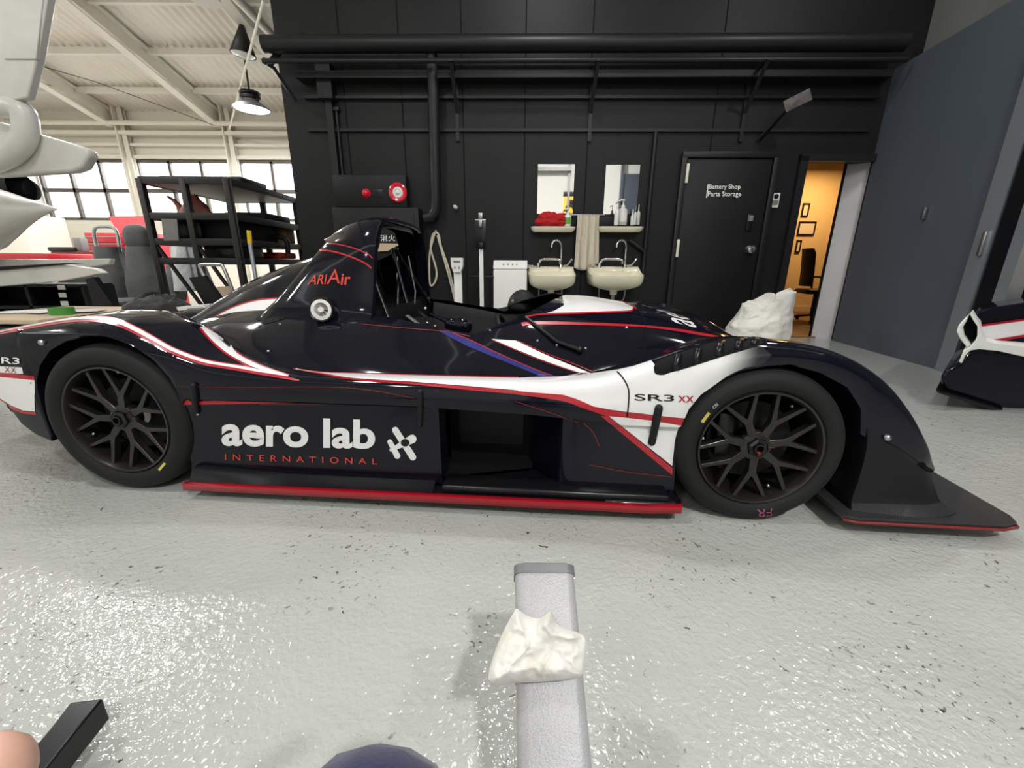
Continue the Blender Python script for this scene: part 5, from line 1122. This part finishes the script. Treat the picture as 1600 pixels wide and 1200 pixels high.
# ------------------------------------------------------------------ things behind the car at the left
# black steel rack
Y1, Y2 = 4.7, 6.1
t = thing('steel_rack', 'tall black steel rack of parts in front of the windows', 'rack', (*at(300, 450, Y1).xy, 0))
g = lambda u, v, Y=Y1: at(u, v, Y)-t.location
xa = (at(222, 283, Y1).x+at(250, 430, Y1).x)/2; xb = (at(355, 280, Y1).x+at(378, 430, Y1).x)/2; xm = (xa+xb)/2
zt_ = at(290, 279, Y1).z; ox, oy = t.location.x, t.location.y
for x in (xa, xm, xb):
    for y in (Y1, Y2):
        mb = MB(); mb.box((x-ox, y-oy, zt_/2), (.06, .06, zt_), .004); mb.build('post', 'rack', t)
LV = [at(300, v, Y1).z for v in (282, 338, 378, 408)]
for i, z in enumerate(LV):
    mb = MB()
    for y in (Y1, Y2): mb.box(((xa+xb)/2-ox, y-oy, z), (xb-xa, .05, .07), .004)
    for x in (xa, xb): mb.box((x-ox, (Y1+Y2)/2-oy, z), (.05, Y2-Y1, .07), .004)
    mb.box(((xa+xb)/2-ox, (Y1+Y2)/2-oy, z-.02), (xb-xa, Y2-Y1, .02)); mb.build('shelf', 'rack', t)
for x0_, x1_ in ((xa, xm), (xm, xb)): mb = MB(); mb.beam((x0_-ox, Y1-oy, LV[2]), (x1_-ox, Y1-oy, .25), .03, .03); mb.build('brace', 'rack', t)
def item(name, lab, cat, c, d, m, bev=.02, rotz=0, group='things on the steel rack'):
    mb = MB(); mb.box((0, 0, d[2]/2), d, bev); o = mb.build(name, m); o.location = c; o.rotation_euler = (0, 0, rotz); return tag(o, lab, cat, group)
item('parts_case', 'large black case on the third rack shelf', 'case', (xb+.0-.30, 5.3, LV[2]+.04), (.42, .8, .26), 'matte'); item('parts_case', 'low dark case at the left of the third rack shelf', 'case', (xa+.24, 5.2, LV[2]+.04), (.38, .7, .22), 'satin')
item('carton', 'brown carton at the back right of the rack', 'box', (xb-.25, 5.95, LV[2]+.04), (.4, .25, .22), 'cardboard'); item('tray', 'orange-brown tray low on the right side of the rack', 'tray', (xb-.28, 5.8, LV[3]+.04), (.5, .4, .08), 'orange')
mb = MB(); c = Vector((xa+.30, 5.0, LV[1]+.035)); rows = []
for i in range(14):
    k = i/13; rows.append([(.20*(1-k*.75)*cos(2*pi*j/28)*(1+.2*noise.noise(Vector((j*.6, k*3, 1)))), .14*(1-k*.8)*sin(2*pi*j/28), .22*k*(1+.25*noise.noise(Vector((j*.5, k*2, 7))))) for j in range(28)])
mb.grid(rows, cv=True); mb.tube([(-.14, 0, .06), (-.22, 0, .16), (-.28, 0, .20)], [.04, .02, .014], 8); o = mb.build('cowling', mat('faded_red', srgb(150, 74, 58), .6, mott=(6, srgb(112, 66, 56), .4, .6))); o.location = c; tag(o, 'faded red cowling on the second rack shelf against the window', 'cowling', 'things on the steel rack')
mb = MB(); q = [at(252, 342, 4.66), at(276, 342, 4.66), at(279, 376, 4.66), at(256, 376, 4.66)]; mb.prism(q, (0, .01, 0)); tag(mb.build('notice', 'grey', base=q[3]), 'grey printed sheet hanging on the front of the rack', 'sheet')
mb = MB(); q = at(395, 440, 4.55); a = at(389, 360, 4.55); mid = a+(q-a)*.25; mb.tube([mid, onfloor(401, 445, 0)*0+Vector((at(401, 445, 4.4).x, 4.4, .01))], .02, 10); br = mb.build('push_broom', 'alu', base=q-Vector((0, 0, .75))); mb = MB(); mb.tube([a, mid], .022, 10); o = mb.build('grip', 'yellow', br, base=(0, 0, 0)); o.data.transform(Matrix.Translation(-br.location)); tag(br, 'grey pole with a yellow grip leaning on the rack', 'broom')
# cable loop, small motor parts on the rack
mb = MB(); mb.tube([Vector(p) for p in spline([at(400, 396, 5.6), at(412, 376, 5.6), at(432, 370, 5.6), at(448, 376, 5.6), at(450, 396, 5.6)], 5)], .03, 10); tag(mb.build('cable', 'matte', base=at(420, 390, 5.6)), 'thick black cable looping over the rack end', 'cable')

# red tool chests under the windows
c = at(190, 400, 7.3); zb = .0
t = thing('tool_chest', 'red multi-drawer tool chest under the window', 'tool chest', (c.x, 7.3, 0)); lo = at(143, 410, 7.3); hi = at(192, 364, 7.3); hi2 = at(238, 364, 7.3); H = hi.z
mb = MB(); mb.box(((lo.x+hi2.x)/2-c.x, .25, H/2), (hi2.x-lo.x, .5, H), .01); mb.build('cabinet', 'redtool', t)
for j, (xa_, xb_) in enumerate(((lo.x, hi.x), (hi.x, hi2.x))):
    for i in range(6):
        z = H-.10-.115*i; mb = MB(); mb.box(((xa_+xb_)/2-c.x, -.008, z), (xb_-xa_-.03, .016, .10), .003); dr = mb.build('drawer', 'redtool', t); mb = MB(); mb.box(((xa_+xb_)/2-c.x, -.022, z+.035), (xb_-xa_-.05, .014, .014), .002); mb.build('pull', 'steel', dr)
P = [at(u, v, 7.45) for u, v in ((158,337), (223,336.5), (234,362), (186,364.5))]; P = [Vector((p.x-c.x, p.y-7.3+(.12 if k < 2 else 0), p.z)) for k, p in enumerate(P)]
mb = MB(); mb.prism(P, (0, .03, 0)); mb.build('lid', 'redtarp', t)
c = at(108, 410, 6.4); t = thing('tool_cart', 'dark red tool cart with small machines on top, left of the tool chest', 'tool cart', (c.x, 6.4, 0)); lo = at(84, 412, 6.4); hi = at(146, 393, 6.4); mb = MB(); mb.box(((lo.x+hi.x)/2-c.x, .25, hi.z/2), (hi.x-lo.x, .5, hi.z), .01); mb.build('cabinet', 'maroon', t)
item('machine', 'small dark machine on the dark red tool cart', 'machine', at(108, 393, 6.5), (.38, .25, .06), 'rack', group=None); item('machine', 'small grey box on the dark red tool cart', 'box', at(130, 393, 6.5), (.12, .12, .20), 'grey', group=None)
c = at(30, 410, 5.5); t = thing('work_bench', 'red bench top under the aircraft tail', 'bench', (c.x, 5.5, 0)); lo = at(-60, 412, 5.5); hi = at(74, 396, 5.5); mb = MB(); mb.box(((lo.x+hi.x)/2-c.x, .3, hi.z-.05), (hi.x-lo.x, .6, .1), .01); mb.build('top', 'redtool', t)
for x in (lo.x, hi.x): mb = MB(); mb.box((x-c.x, .3, hi.z/2-.05), (.06, .5, hi.z-.1), .005); mb.build('leg', 'rack', t)
item('cabinet', 'grey cabinet in the left corner below the aircraft tail', 'cabinet', (xl+.5, 8.6, 0), (.9, .8, 1.7), 'creamd', group=None); _d = ray(46, 362); _p = CAM+_d*((xl+.02)/_d.x); mb = MB(); mb.box(_p, (.03, .5, .30), .01); tag(mb.build('sign', 'yellow', base=_p), 'yellow sign in the left corner below the aircraft tail', 'sign')

# aircraft seats
def seat(u, vt, vb, Yd, wpx, lab, rot=0, head=False):
    p = at(u, vb, Yd); k = Yd/600; W_ = wpx*k; H = (vb-vt)*k; t = thing('aircraft_chair', lab, 'seat', (p.x, Yd, p.z), rot, 'aircraft seats'); mb = MB(); rows = []
    for i in range(14):
        s_ = i/13; ww = W_/2*(.80+.2*sin(pi*min(1, s_*1.2))); rows.append([(ww*x, -.06*(1-abs(x)**3)+.10*s_, H*s_) for x in np.linspace(-1, 1, 15)]+[(ww*x, .10+.10*s_, H*s_) for x in np.linspace(1, -1, 15)])
    mb.grid(rows, cv=True); mb.add(rows[-1], [tuple(range(30))]); mb.build('backrest', 'seat', t)
    mb = MB(); mb.box((0, -.20, .02), (W_*.95, .46, .16), .05); mb.build('seat', 'seat', t)
    if head: mb = MB(); mb.ball((0, .12, H+.10), (W_*.38, .08, .15), 18, 12, .8); mb.build('headrest', 'seat', t)
    else: mb = MB(); mb.tube([Vector(q_) for q_ in spline([(-W_*.36, .14, H-.05), (-W_*.36, .16, H+.16), (-W_*.2, .17, H+.22), (W_*.2, .17, H+.22), (W_*.36, .16, H+.16), (W_*.36, .14, H-.05)], 4)], .018, 8); mb.build('head_frame', 'steel', t)
    mb = MB()
    for x in (-1, 1): mb.box((x*W_*.35, -.1, (-p.z-.06)/2), (.05, .35, p.z-.06), .01)
    mb.build('base', 'rack', t); return t
seat(178, 396, 478, 5.0, 40, 'grey aircraft seat with a wire head frame, left of three', .15); seat(225, 396, 478, 4.95, 52, 'grey aircraft seat with a rounded headrest, middle of three', -.1, True); seat(271, 410, 470, 5.65, 34, 'grey aircraft seat turned sideways behind the rack post, right of three', -.5)
mb = MB(); rows = []
c = at(298, 430, 5.75)
for i in range(14):
    k = i/13; rows.append([(.26*(1-.55*k)*cos(2*pi*j/40)*(1+.14*sin(5*j*.157*2)), .2*(1-.5*k)*sin(2*pi*j/40), .70*k-.2) for j in range(40)])
mb.grid(rows, cv=True); o = mb.build('plastic_cover', 'plast_clear', base=(0, 0, 0)); o.location = c; tag(o, 'pale plastic sheet draped over parts behind the rack posts', 'cover')
# hand truck
Yh = 4.2; t = thing('hand_truck', 'pale tube handle of a hand truck behind the engine cover', 'hand truck', (*at(345, 470, Yh).xy, 0)); hh = lambda u, v: at(u, v, Yh)-t.location
mb = MB(); mb.tube([Vector(p) for p in spline([hh(330, 470), hh(322, 440), hh(313, 418), hh(316, 414), hh(342, 414), hh(349, 418), hh(362, 450), hh(368, 470)], 5)], .017, 10); mb.build('handle', 'steel', t); mb = MB(); mb.prism([hh(338, 448), hh(362, 447), hh(366, 463), hh(343, 464)], (0, .02, 0)); mb.build('plate', 'beige', t)
mb = MB(); b0 = hh(345, 470); mb.box((b0.x, .0, .12), (.5, .5, .06), .01); mb.tube([b0+Vector((-.1, 0, 0)), Vector((b0.x-.1, 0, .12))], .017, 8); mb.tube([b0+Vector((.14, 0, 0)), Vector((b0.x+.14, 0, .12))], .017, 8); mb.build('deck', 'rack', t)
# two black ramp panels
for q, Yd, lab in ((((133,436),(146,433),(184,489),(150,491)), 3.7, 'black slanted ramp panel under the wing, nearer the left edge'), (((295,434),(318,431),(352,478),(330,494)), 3.7, 'black slanted ramp panel between the seats and the engine cover')):
    P = [at(u, v, Yd) for u, v in q]; mb = MB(); mb.prism([P[0], P[1], P[2]+(P[2]-P[1])*.7, P[3]+(P[3]-P[0])*.7], (0, .05, 0)); m_ = min((P[2]+(P[2]-P[1])*.7).z, .2); mb.beam(P[2]+(P[2]-P[1])*.6, Vector(((P[2]).x+.25, Yd+.02, 0)), .05, .05); o = mb.build('ramp_panel', 'satin', base=(P[3].x, Yd, 0)); tag(o, lab, 'ramp', 'black ramp panels')
# black bins with papers under the wing
t = thing('storage_shelf', 'black storage shelf with paper tags in the shade under the wing', 'shelf', (*at(60, 470, 4.1).xy, 0)); c = t.location
x0 = at(-40, 470, 4.1).x-c.x; x1 = at(136, 470, 4.1).x-c.x; zt_ = at(60, 446, 4.1).z; mb = MB(); mb.box(((x0+x1)/2, .3, zt_/2), (x1-x0, .02, zt_))
for z in (.05, zt_*.33, zt_*.66, zt_): mb.box(((x0+x1)/2, .15, z), (x1-x0, .32, .03))
for x in (x0, (x0+x1)/2, x1): mb.box((x, .15, zt_/2), (.03, .32, zt_))
mb.build('carcass', 'matte', t)
for u, v in ((96,449),(98,461),(101,474)): mb = MB(); mb.box(at(u, v, 4.09)-c, (.07, .006, .045)); mb.build('paper_tag', 'paper', t)
# plywood board on a trestle with tape and papers
Yb = 2.95; zb = at(60, 494, Yb).z; t = thing('work_table', 'low table with a plywood top behind the rear fender', 'table', (at(60, 489, Yb).x, Yb, 0)); cx_ = t.location.x; x0 = at(-60, 489, Yb).x-cx_; x1 = at(150, 489, Yb+.2).x-cx_
mb = MB(); mb.box(((x0+x1)/2, .25, zb-.015), (x1-x0, .9, .03), .004); mb.build('top', 'beige', t)
for x in (x0+.1, x1-.1):
    for y in (-.1, .6): mb = MB(); mb.box((x, y, (zb-.03)/2), (.05, .05, zb-.03)); mb.build('leg', 'rack', t)
p = at(100, 497, 3.05); mb = MB(); mb.lathe([(.034, 0), (.070, 0), (.070, .052), (.034, .052), (.034, 0)], (0, 0, 0), (0, 0, 1), 36, caps=False); o = mb.build('tape_roll', 'green'); o.location = (p.x, 3.05, zb); tag(o, 'roll of green masking tape on the plywood table', 'tape')
for k, (u, v, s_, r_) in enumerate(((40,492,.28,.2), (75,490,.3,-.3), (128,488,.26,.5))):
    p = at(u, v, 3.2); mb = MB(); mb.add([(-s_/2, -.1, .002), (s_/2, -.1, .004), (s_/2, .1, .010), (-s_/2, .1, .003)], [(0, 1, 2, 3)]); o = mb.build('paper_sheet', 'paper', solid=.001); o.location = (p.x, 3.15+.02*k, zb+.002+.004*k); o.rotation_euler = (0, 0, r_); tag(o, ('white paper at the left end of the plywood table', 'white paper beside the tape roll on the plywood table', 'white paper at the right end of the plywood table')[k], 'paper', 'papers on the plywood table')
# trolley with black sacking and a folder
Yt = 3.3; t = thing('parts_trolley', 'low trolley top behind the rear fender carrying black sacking', 'trolley', (*at(262, 486, Yt).xy, 0)); c = t.location; zt_ = at(262, 491, Yt).z; x0 = at(190, 484, Yt).x-c.x; x1 = at(276, 486, Yt).x-c.x
mb = MB(); mb.box(((x0+x1)/2, .25, zt_-.02), (x1-x0, .6, .04), .006); mb.build('top', 'steel', t)
for x in (x0+.05, x1-.05): mb = MB(); mb.box((x, .25, zt_/2-.02), (.04, .5, zt_-.04)); mb.build('leg', 'rack', t)
mb = MB(); rows = []
for i in range(16):
    th = pi/2*i/15; rows.append([(.24*cos(th)*cos(2*pi*j/40)*(1+.25*noise.noise(Vector((cos(2*pi*j/40)*2, sin(2*pi*j/40)*2, th*2)))), .2*cos(th)*sin(2*pi*j/40), .13*sin(th)*(1+.35*noise.noise(Vector((j*.45, th*3, 2))))) for j in range(40)])
mb.grid(rows, cv=True); o = mb.build('sacking', mat('black_fabric', srgb(38, 37, 38), .8, bump=(20, .8, .02))); p = at(246, 484, Yt+.25); o.location = (p.x, Yt+.25, zt_); tag(o, 'crumpled black sacking on the low trolley', 'fabric')
P = [at(u, v, Yt+.02) for u, v in ((275,480),(318,476),(330,505),(290,505))]; mb = MB(); mb.prism([P[0], P[1], P[2], P[3]], (0, .10, .0)); o = mb.build('document_box', 'paper', base=P[3]); tag(o, 'pale document box leaning at the end of the trolley', 'box'); mb = MB(); mb.prism([(P[0]*.45+P[3]*.55)*1+(P[1]-P[0])*.35, P[0]*.85+P[3]*.15+(P[1]-P[0])*.35, P[0]*.85+P[3]*.15+(P[1]-P[0])*.92, (P[0]*.45+P[3]*.55)+(P[1]-P[0])*.95], (0, -.003, 0)); l = mb.build('cover_sheet', 'grey', o); l.data.transform(Matrix.Translation(-P[3]))

# black cap on the far edge of the cockpit
q = cu(816, 484, .50); c = CO+CR @ q; t = thing('baseball_cap', 'black baseball cap resting on the far edge of the cockpit', 'cap', c, CYAW)
mb = MB(); rows = []
for i in range(14):
    th = pi/2*i/13; rows.append([(.095*cos(th)*cos(2*pi*j/36), .085*cos(th)*sin(2*pi*j/36), .125*sin(th)**.9) for j in range(36)])
mb.grid(rows, cv=True); mb.build('crown', 'matte', t, solid=.003); mb = MB(); mb.grid([[(-.085-.075*k*sin(a_), .085*cos(a_)*(1-.1*k), .006-.015*k+.012*sin(a_)) for a_ in np.linspace(.1, pi-.1, 14)] for k in np.linspace(0, 1, 5)]); mb.build('brim', 'matte', t, solid=.004)
mb = MB(); mb.ball((-.055, -.055, .055), (.012, .012, .014), 10, 6); mb.build('badge', 'grey', t)

# yellow poster on the wall behind, seen in the left mirror
t = thing('poster', 'yellow poster with a black headline band, seen in the left wall mirror', 'poster', (1.45, -3.99, 2.40))
mb = MB(); mb.box((0, .012, .24), (.44, .02, .48), .002); mb.build('sheet', 'yellow', t); mb = MB(); mb.box((0, .02, .55), (.48, .03, .13), .004); mb.build('headline_band', 'matte', t)
mb = MB(); mb.box((0, .026, .22), (.20, .006, .10), .02); mb.box((.02, .026, .32), (.13, .006, .12), .02)
for x in (-.10, .10): mb.lathe([(.065, 0), (.065, .006)], (x, .024, .16), (0, 1, 0), 20)
mb.build('picture', 'matte', t)
for c_, d_, m_, lab in (((xa+.30, 5.5, LV[3]+.04), (.34, .5, .14), 'matte', 'dark flat box on the lowest visible rack shelf at the left'), ((xm+.28, 5.0, LV[3]+.04), (.30, .4, .12), 'satin', 'dark flat box on the lowest visible rack shelf near the broom'), ((xm-.08, 5.8, LV[1]+.04), (.30, .4, .10), 'rack', 'flat dark part on the second rack shelf'), ((xb-.25, 5.7, LV[1]+.04), (.4, .6, .08), 'matte', 'flat dark part at the right end of the second rack shelf'), ((xm, 5.2, LV[0]+.04), (.9, .5, .05), 'rack', 'flat dark panel lying on the top rack shelf')):
    item('parts_box', lab, 'box', c_, d_, m_, .01)

# ------------------------------------------------------------------ foreground
# grey jack leg with a white rag
zt0 = .38; pL = onfloor(805, 880, zt0); pR = onfloor(897, 882, zt0); wdt = pR.x-pL.x
tn = onfloor(868, 1200, .24); far = Vector(((pL.x+pR.x)/2, (pL.y+pR.y)/2, zt0)); dr_ = (far-tn).normalized(); foot = far-dr_*((far.z-.03)/dr_.z)
t = thing('jack_leg', 'grey hammered box-section arm in the foreground carrying a white rag', 'jack arm', (foot.x, foot.y, 0)); c = t.location
up = Vector((1, 0, 0)).cross(dr_).normalized(); up = up if up.z > 0 else -up
def rr(wd, th, r, n=6):
    P = []
    for sx_, sy_, a0 in ((1, 1, 0), (-1, 1, 90), (-1, -1, 180), (1, -1, 270)):
        for i in range(n+1): a = radians(a0+90*i/n); P.append((sx_*(wd/2-r)+r*cos(a), sy_*(th/2-r)+r*sin(a)))
    return P
TH = .07
def ring(pt, wd, th, r): return [pt-c+Vector((1, 0, 0))*x+up*(y-TH/2) for x, y in rr(wd, th, r)]
mb = MB(); rows = [ring(foot+dr_*s, wdt, TH, .016) for s in np.linspace(0, (far-foot).length-.0135, 12)]; mb.grid(rows, cv=True); mb.build('arm', 'jack', t, angle=50)
mb = MB(); L_ = (far-foot).length; rows = [ring(foot+dr_*(L_-.014), wdt, TH, .016), ring(foot+dr_*(L_-.014), wdt+.004, TH+.004, .018), ring(foot+dr_*L_, wdt+.004, TH+.004, .018), ring(foot+dr_*(L_+.002), wdt-.004, TH-.004, .016)]
mb.grid(rows, cv=True); mb.add(rows[-1], [tuple(range(len(rows[-1])))]); tag(mb.build('end_cap', mat('dark_grey_paint', srgb(112, 112, 114), .4), t), 'darker rim at the end of the arm')
mb = MB(); mb.box((0, 0, .015), (.24, .2, .03), .006); mb.build('foot_plate', 'jack', t)
# rag: a folded cloth over the arm
def onarm(u, v, lift):
    d = ray(u, v); tt = ((far+up*lift-CAM) @ up)/(d @ up); return CAM+d*tt
top = resample(spline([(805,953),(808,951),(824,962),(842,966),(856,957),(862,955),(868,972),(884,982),(902,988),(914,994)], 5), 84)
bot = resample(spline([(762,1062),(775,1073),(800,1068),(840,1066),(880,1063),(905,1058),(912,1052)], 5), 84)
lef = resample(spline([(805,953),(792,975),(778,1005),(766,1040),(762,1062)], 5), 64); rig = resample(spline([(914,994),(917,1005),(915,1030),(912,1052)], 5), 64)
rows = []; back = []
for i in range(64):
    b = i/63; r = []; rb = []
    for j in range(84):
        a = j/83
        p = (1-b)*top[j]+b*bot[j]+(1-a)*lef[i]+a*rig[i]-((1-a)*(1-b)*top[0]+a*(1-b)*top[-1]+(1-a)*b*bot[0]+a*b*bot[-1])
        e = min(a, 1-a, b, 1-b); dome = min(1, e*5)**.6
        x = Vector((p[0]*.018, p[1]*.018, 0))
        f = .020*dome+.010*noise.noise(x*1.6)*dome+.006*(1-abs(noise.noise(x*3.1+Vector((4, 2, 1)))))*dome+.002*noise.noise(x*6)*dome+.005*sin((p[0]*.9+p[1]*.35)*.16)*dome*(1-b)
        f += .006*max(0, 1-3.2*abs(noise.noise(x*1.3+Vector((9, 3, 0)))))**2*dome-.014*math.exp(-((p[0]-884)/20)**2-((p[1]-1004)/9)**2)
        r.append(onarm(p[0], p[1], .014+f)); rb.append(onarm(p[0], p[1], .004))
    rows.append(r); back.append(rb)
mb = MB(); mb.grid(rows); mb.grid(back); mb.grid([rows[0], back[0]]); mb.grid([rows[-1], back[-1]]); mb.grid([[q[0] for q in rows], [q[0] for q in back]]); mb.grid([[q[-1] for q in rows], [q[-1] for q in back]])
tag(mb.build('rag', 'rag', base=rows[38][40], angle=70), 'crumpled white rag lying across the grey arm in the foreground', 'rag')

# black bar end at the lower left
z1 = .09; P = [onfloor(u, v, z1) for u, v in ((110,1097),(161,1091),(115,1146),(78,1138))]
ax_ = ((P[0]+P[1])/2-(P[2]+P[3])/2).normalized(); b0 = (P[2]+P[3])/2-ax_*.22
mb = MB(); sd = Vector((ax_.y, -ax_.x, 0))
tip = [P[0], P[1]]; w2 = (P[1]-P[0]).length/2
n0 = (P[0]+P[1])/2; mb.prism([P[0], P[1], P[2], P[2]-ax_*.22, P[3]-ax_*.22, P[3]], (0, 0, -.05)); mb.box(b0+Vector((0, 0, -.05)), (.04, .04, .08), .004)
o = mb.build('steel_bar', 'satin', base=(b0.x, b0.y, 0)); bv = o.modifiers.new('edge', 'BEVEL'); bv.width = .004; bv.segments = 2; bv.limit_method = 'ANGLE'; tag(o, 'black steel bar end on the floor at the lower left', 'bar')

# the photographer: seated, navy trousers, a fingertip near the lens
t = thing('person', 'person holding the lens, navy trouser knee and a fingertip in the near foreground', 'person', (-.05, -.35, 0))
def skin(name, nodes, links, m, root=0, lv=2, parent=None):
    me = bpy.data.meshes.new(name); me.from_pydata([tuple(Vector(p[:3])-t.location) for p in nodes], links, []); o = bpy.data.objects.new(name, me); COL.objects.link(o); o.parent = parent or t
    me.materials.append(M[m]); sk = o.modifiers.new('skin', 'SKIN'); sk.use_smooth_shade = True
    for i, p in enumerate(nodes): me.skin_vertices[0].data[i].radius = (p[3], p[3]) if len(p) < 5 else (p[3], p[4])
    me.skin_vertices[0].data[root].use_root = True; sb = o.modifiers.new('sub', 'SUBSURF'); sb.levels = lv; sb.render_levels = lv
    me.polygons.foreach_set('use_smooth', [True]*len(me.polygons)); return o
kn = CAM+ray(596, 1224)*.29
tipf = CAM+ray(54, 1178)*.088
nb = [(-.05,-.35,.36,.14), (-.05,-.36,.55,.13), (-.05,-.34,.72,.15), (-.05,-.34,.80,.06), (-.05,-.30,.90,.09), (-.05,-.29,1.0,.085),   # trunk, neck, head
      (-.22,-.33,.76,.06), (-.33,-.20,.60,.045), (-.27,-.05,.655,.032), (.12,-.33,.76,.06), (.26,-.20,.60,.045), (.16,-.06,.70,.032),
      (-.235,-.01,.675,.034,.02)]
lk = [(0,1),(1,2),(2,3),(3,4),(4,5),(2,6),(6,7),(7,8),(2,9),(9,10),(10,11),(8,12)]
hb = Vector((-.225, .005, .685))
k0 = len(nb)
def fing(base, tip, bend, r):
    i = len(nb); a = Vector(base); b = Vector(tip)
    for s, rr_ in ((0, r*1.08), (.4, r), (.72, r*.95), (1, r*.95)): p = a+(b-a)*s+Vector(bend)*sin(pi*s); nb.append((*p, rr_))
    lk.extend([(12, i), (i, i+1), (i+1, i+2), (i+2, i+3)])
fing((-.205,.012,.70), tipf, (-.006, 0, .004), .0105); fing((-.215,.016,.688), (-.165,.035,.655), (-.01,.012,-.004), .0095); fing((-.225,.016,.674), (-.178,.03,.637), (-.01,.012,-.004), .009); fing((-.235,.012,.660), (-.195,.024,.628), (-.01,.01,-.004), .008); fing((-.222,-.022,.70), (-.155,-.03,.735), (-.008,-.006,.006), .0105)
skin('body', nb, lk, 'skin')
skin('shirt', [(-.05,-.35,.42,.155), (-.05,-.36,.55,.15), (-.05,-.34,.70,.16), (-.05,-.34,.775,.075), (-.22,-.33,.75,.075), (-.30,-.24,.65,.06), (.12,-.33,.75,.075), (.22,-.24,.65,.06)], [(0,1),(1,2),(2,3),(2,4),(4,5),(2,6),(6,7)], 'grey')
mb = MB(); mb.ball(Vector((-.05,-.315,.99))-t.location, (.088, .10, .10), 24, 16); mb.build('hair', 'matte', t)
skin('trousers', [(-.05,-.35,.36,.15), (-.15,-.30,.36,.10), (*kn,.066), (kn.x-.01,kn.y-.02,.18,.052), (kn.x-.01,kn.y-.02,.07,.05), (.08,-.32,.34,.10), (.34,.0,.32,.066), (.36,-.04,.18,.055), (.36,-.03,.06,.055)], [(0,1),(1,2),(2,3),(3,4),(0,5),(5,6),(6,7),(7,8)], 'navy')
for x, y in ((kn.x-.01, kn.y+.02), (.36, .02)): mb = MB(); mb.ball(Vector((x, y, .045))-t.location, (.045, .13, .045), 20, 12, .8); mb.build('shoe', 'matte', t)
mb = MB(); mb.box(Vector((-.05,-.37,.18))-t.location, (.34, .30, .04), .01)
tag(mb.build('stool', 'matte', base=None), 'low stool under the person', 'stool'); S.objects['stool'].location = t.location
clean()
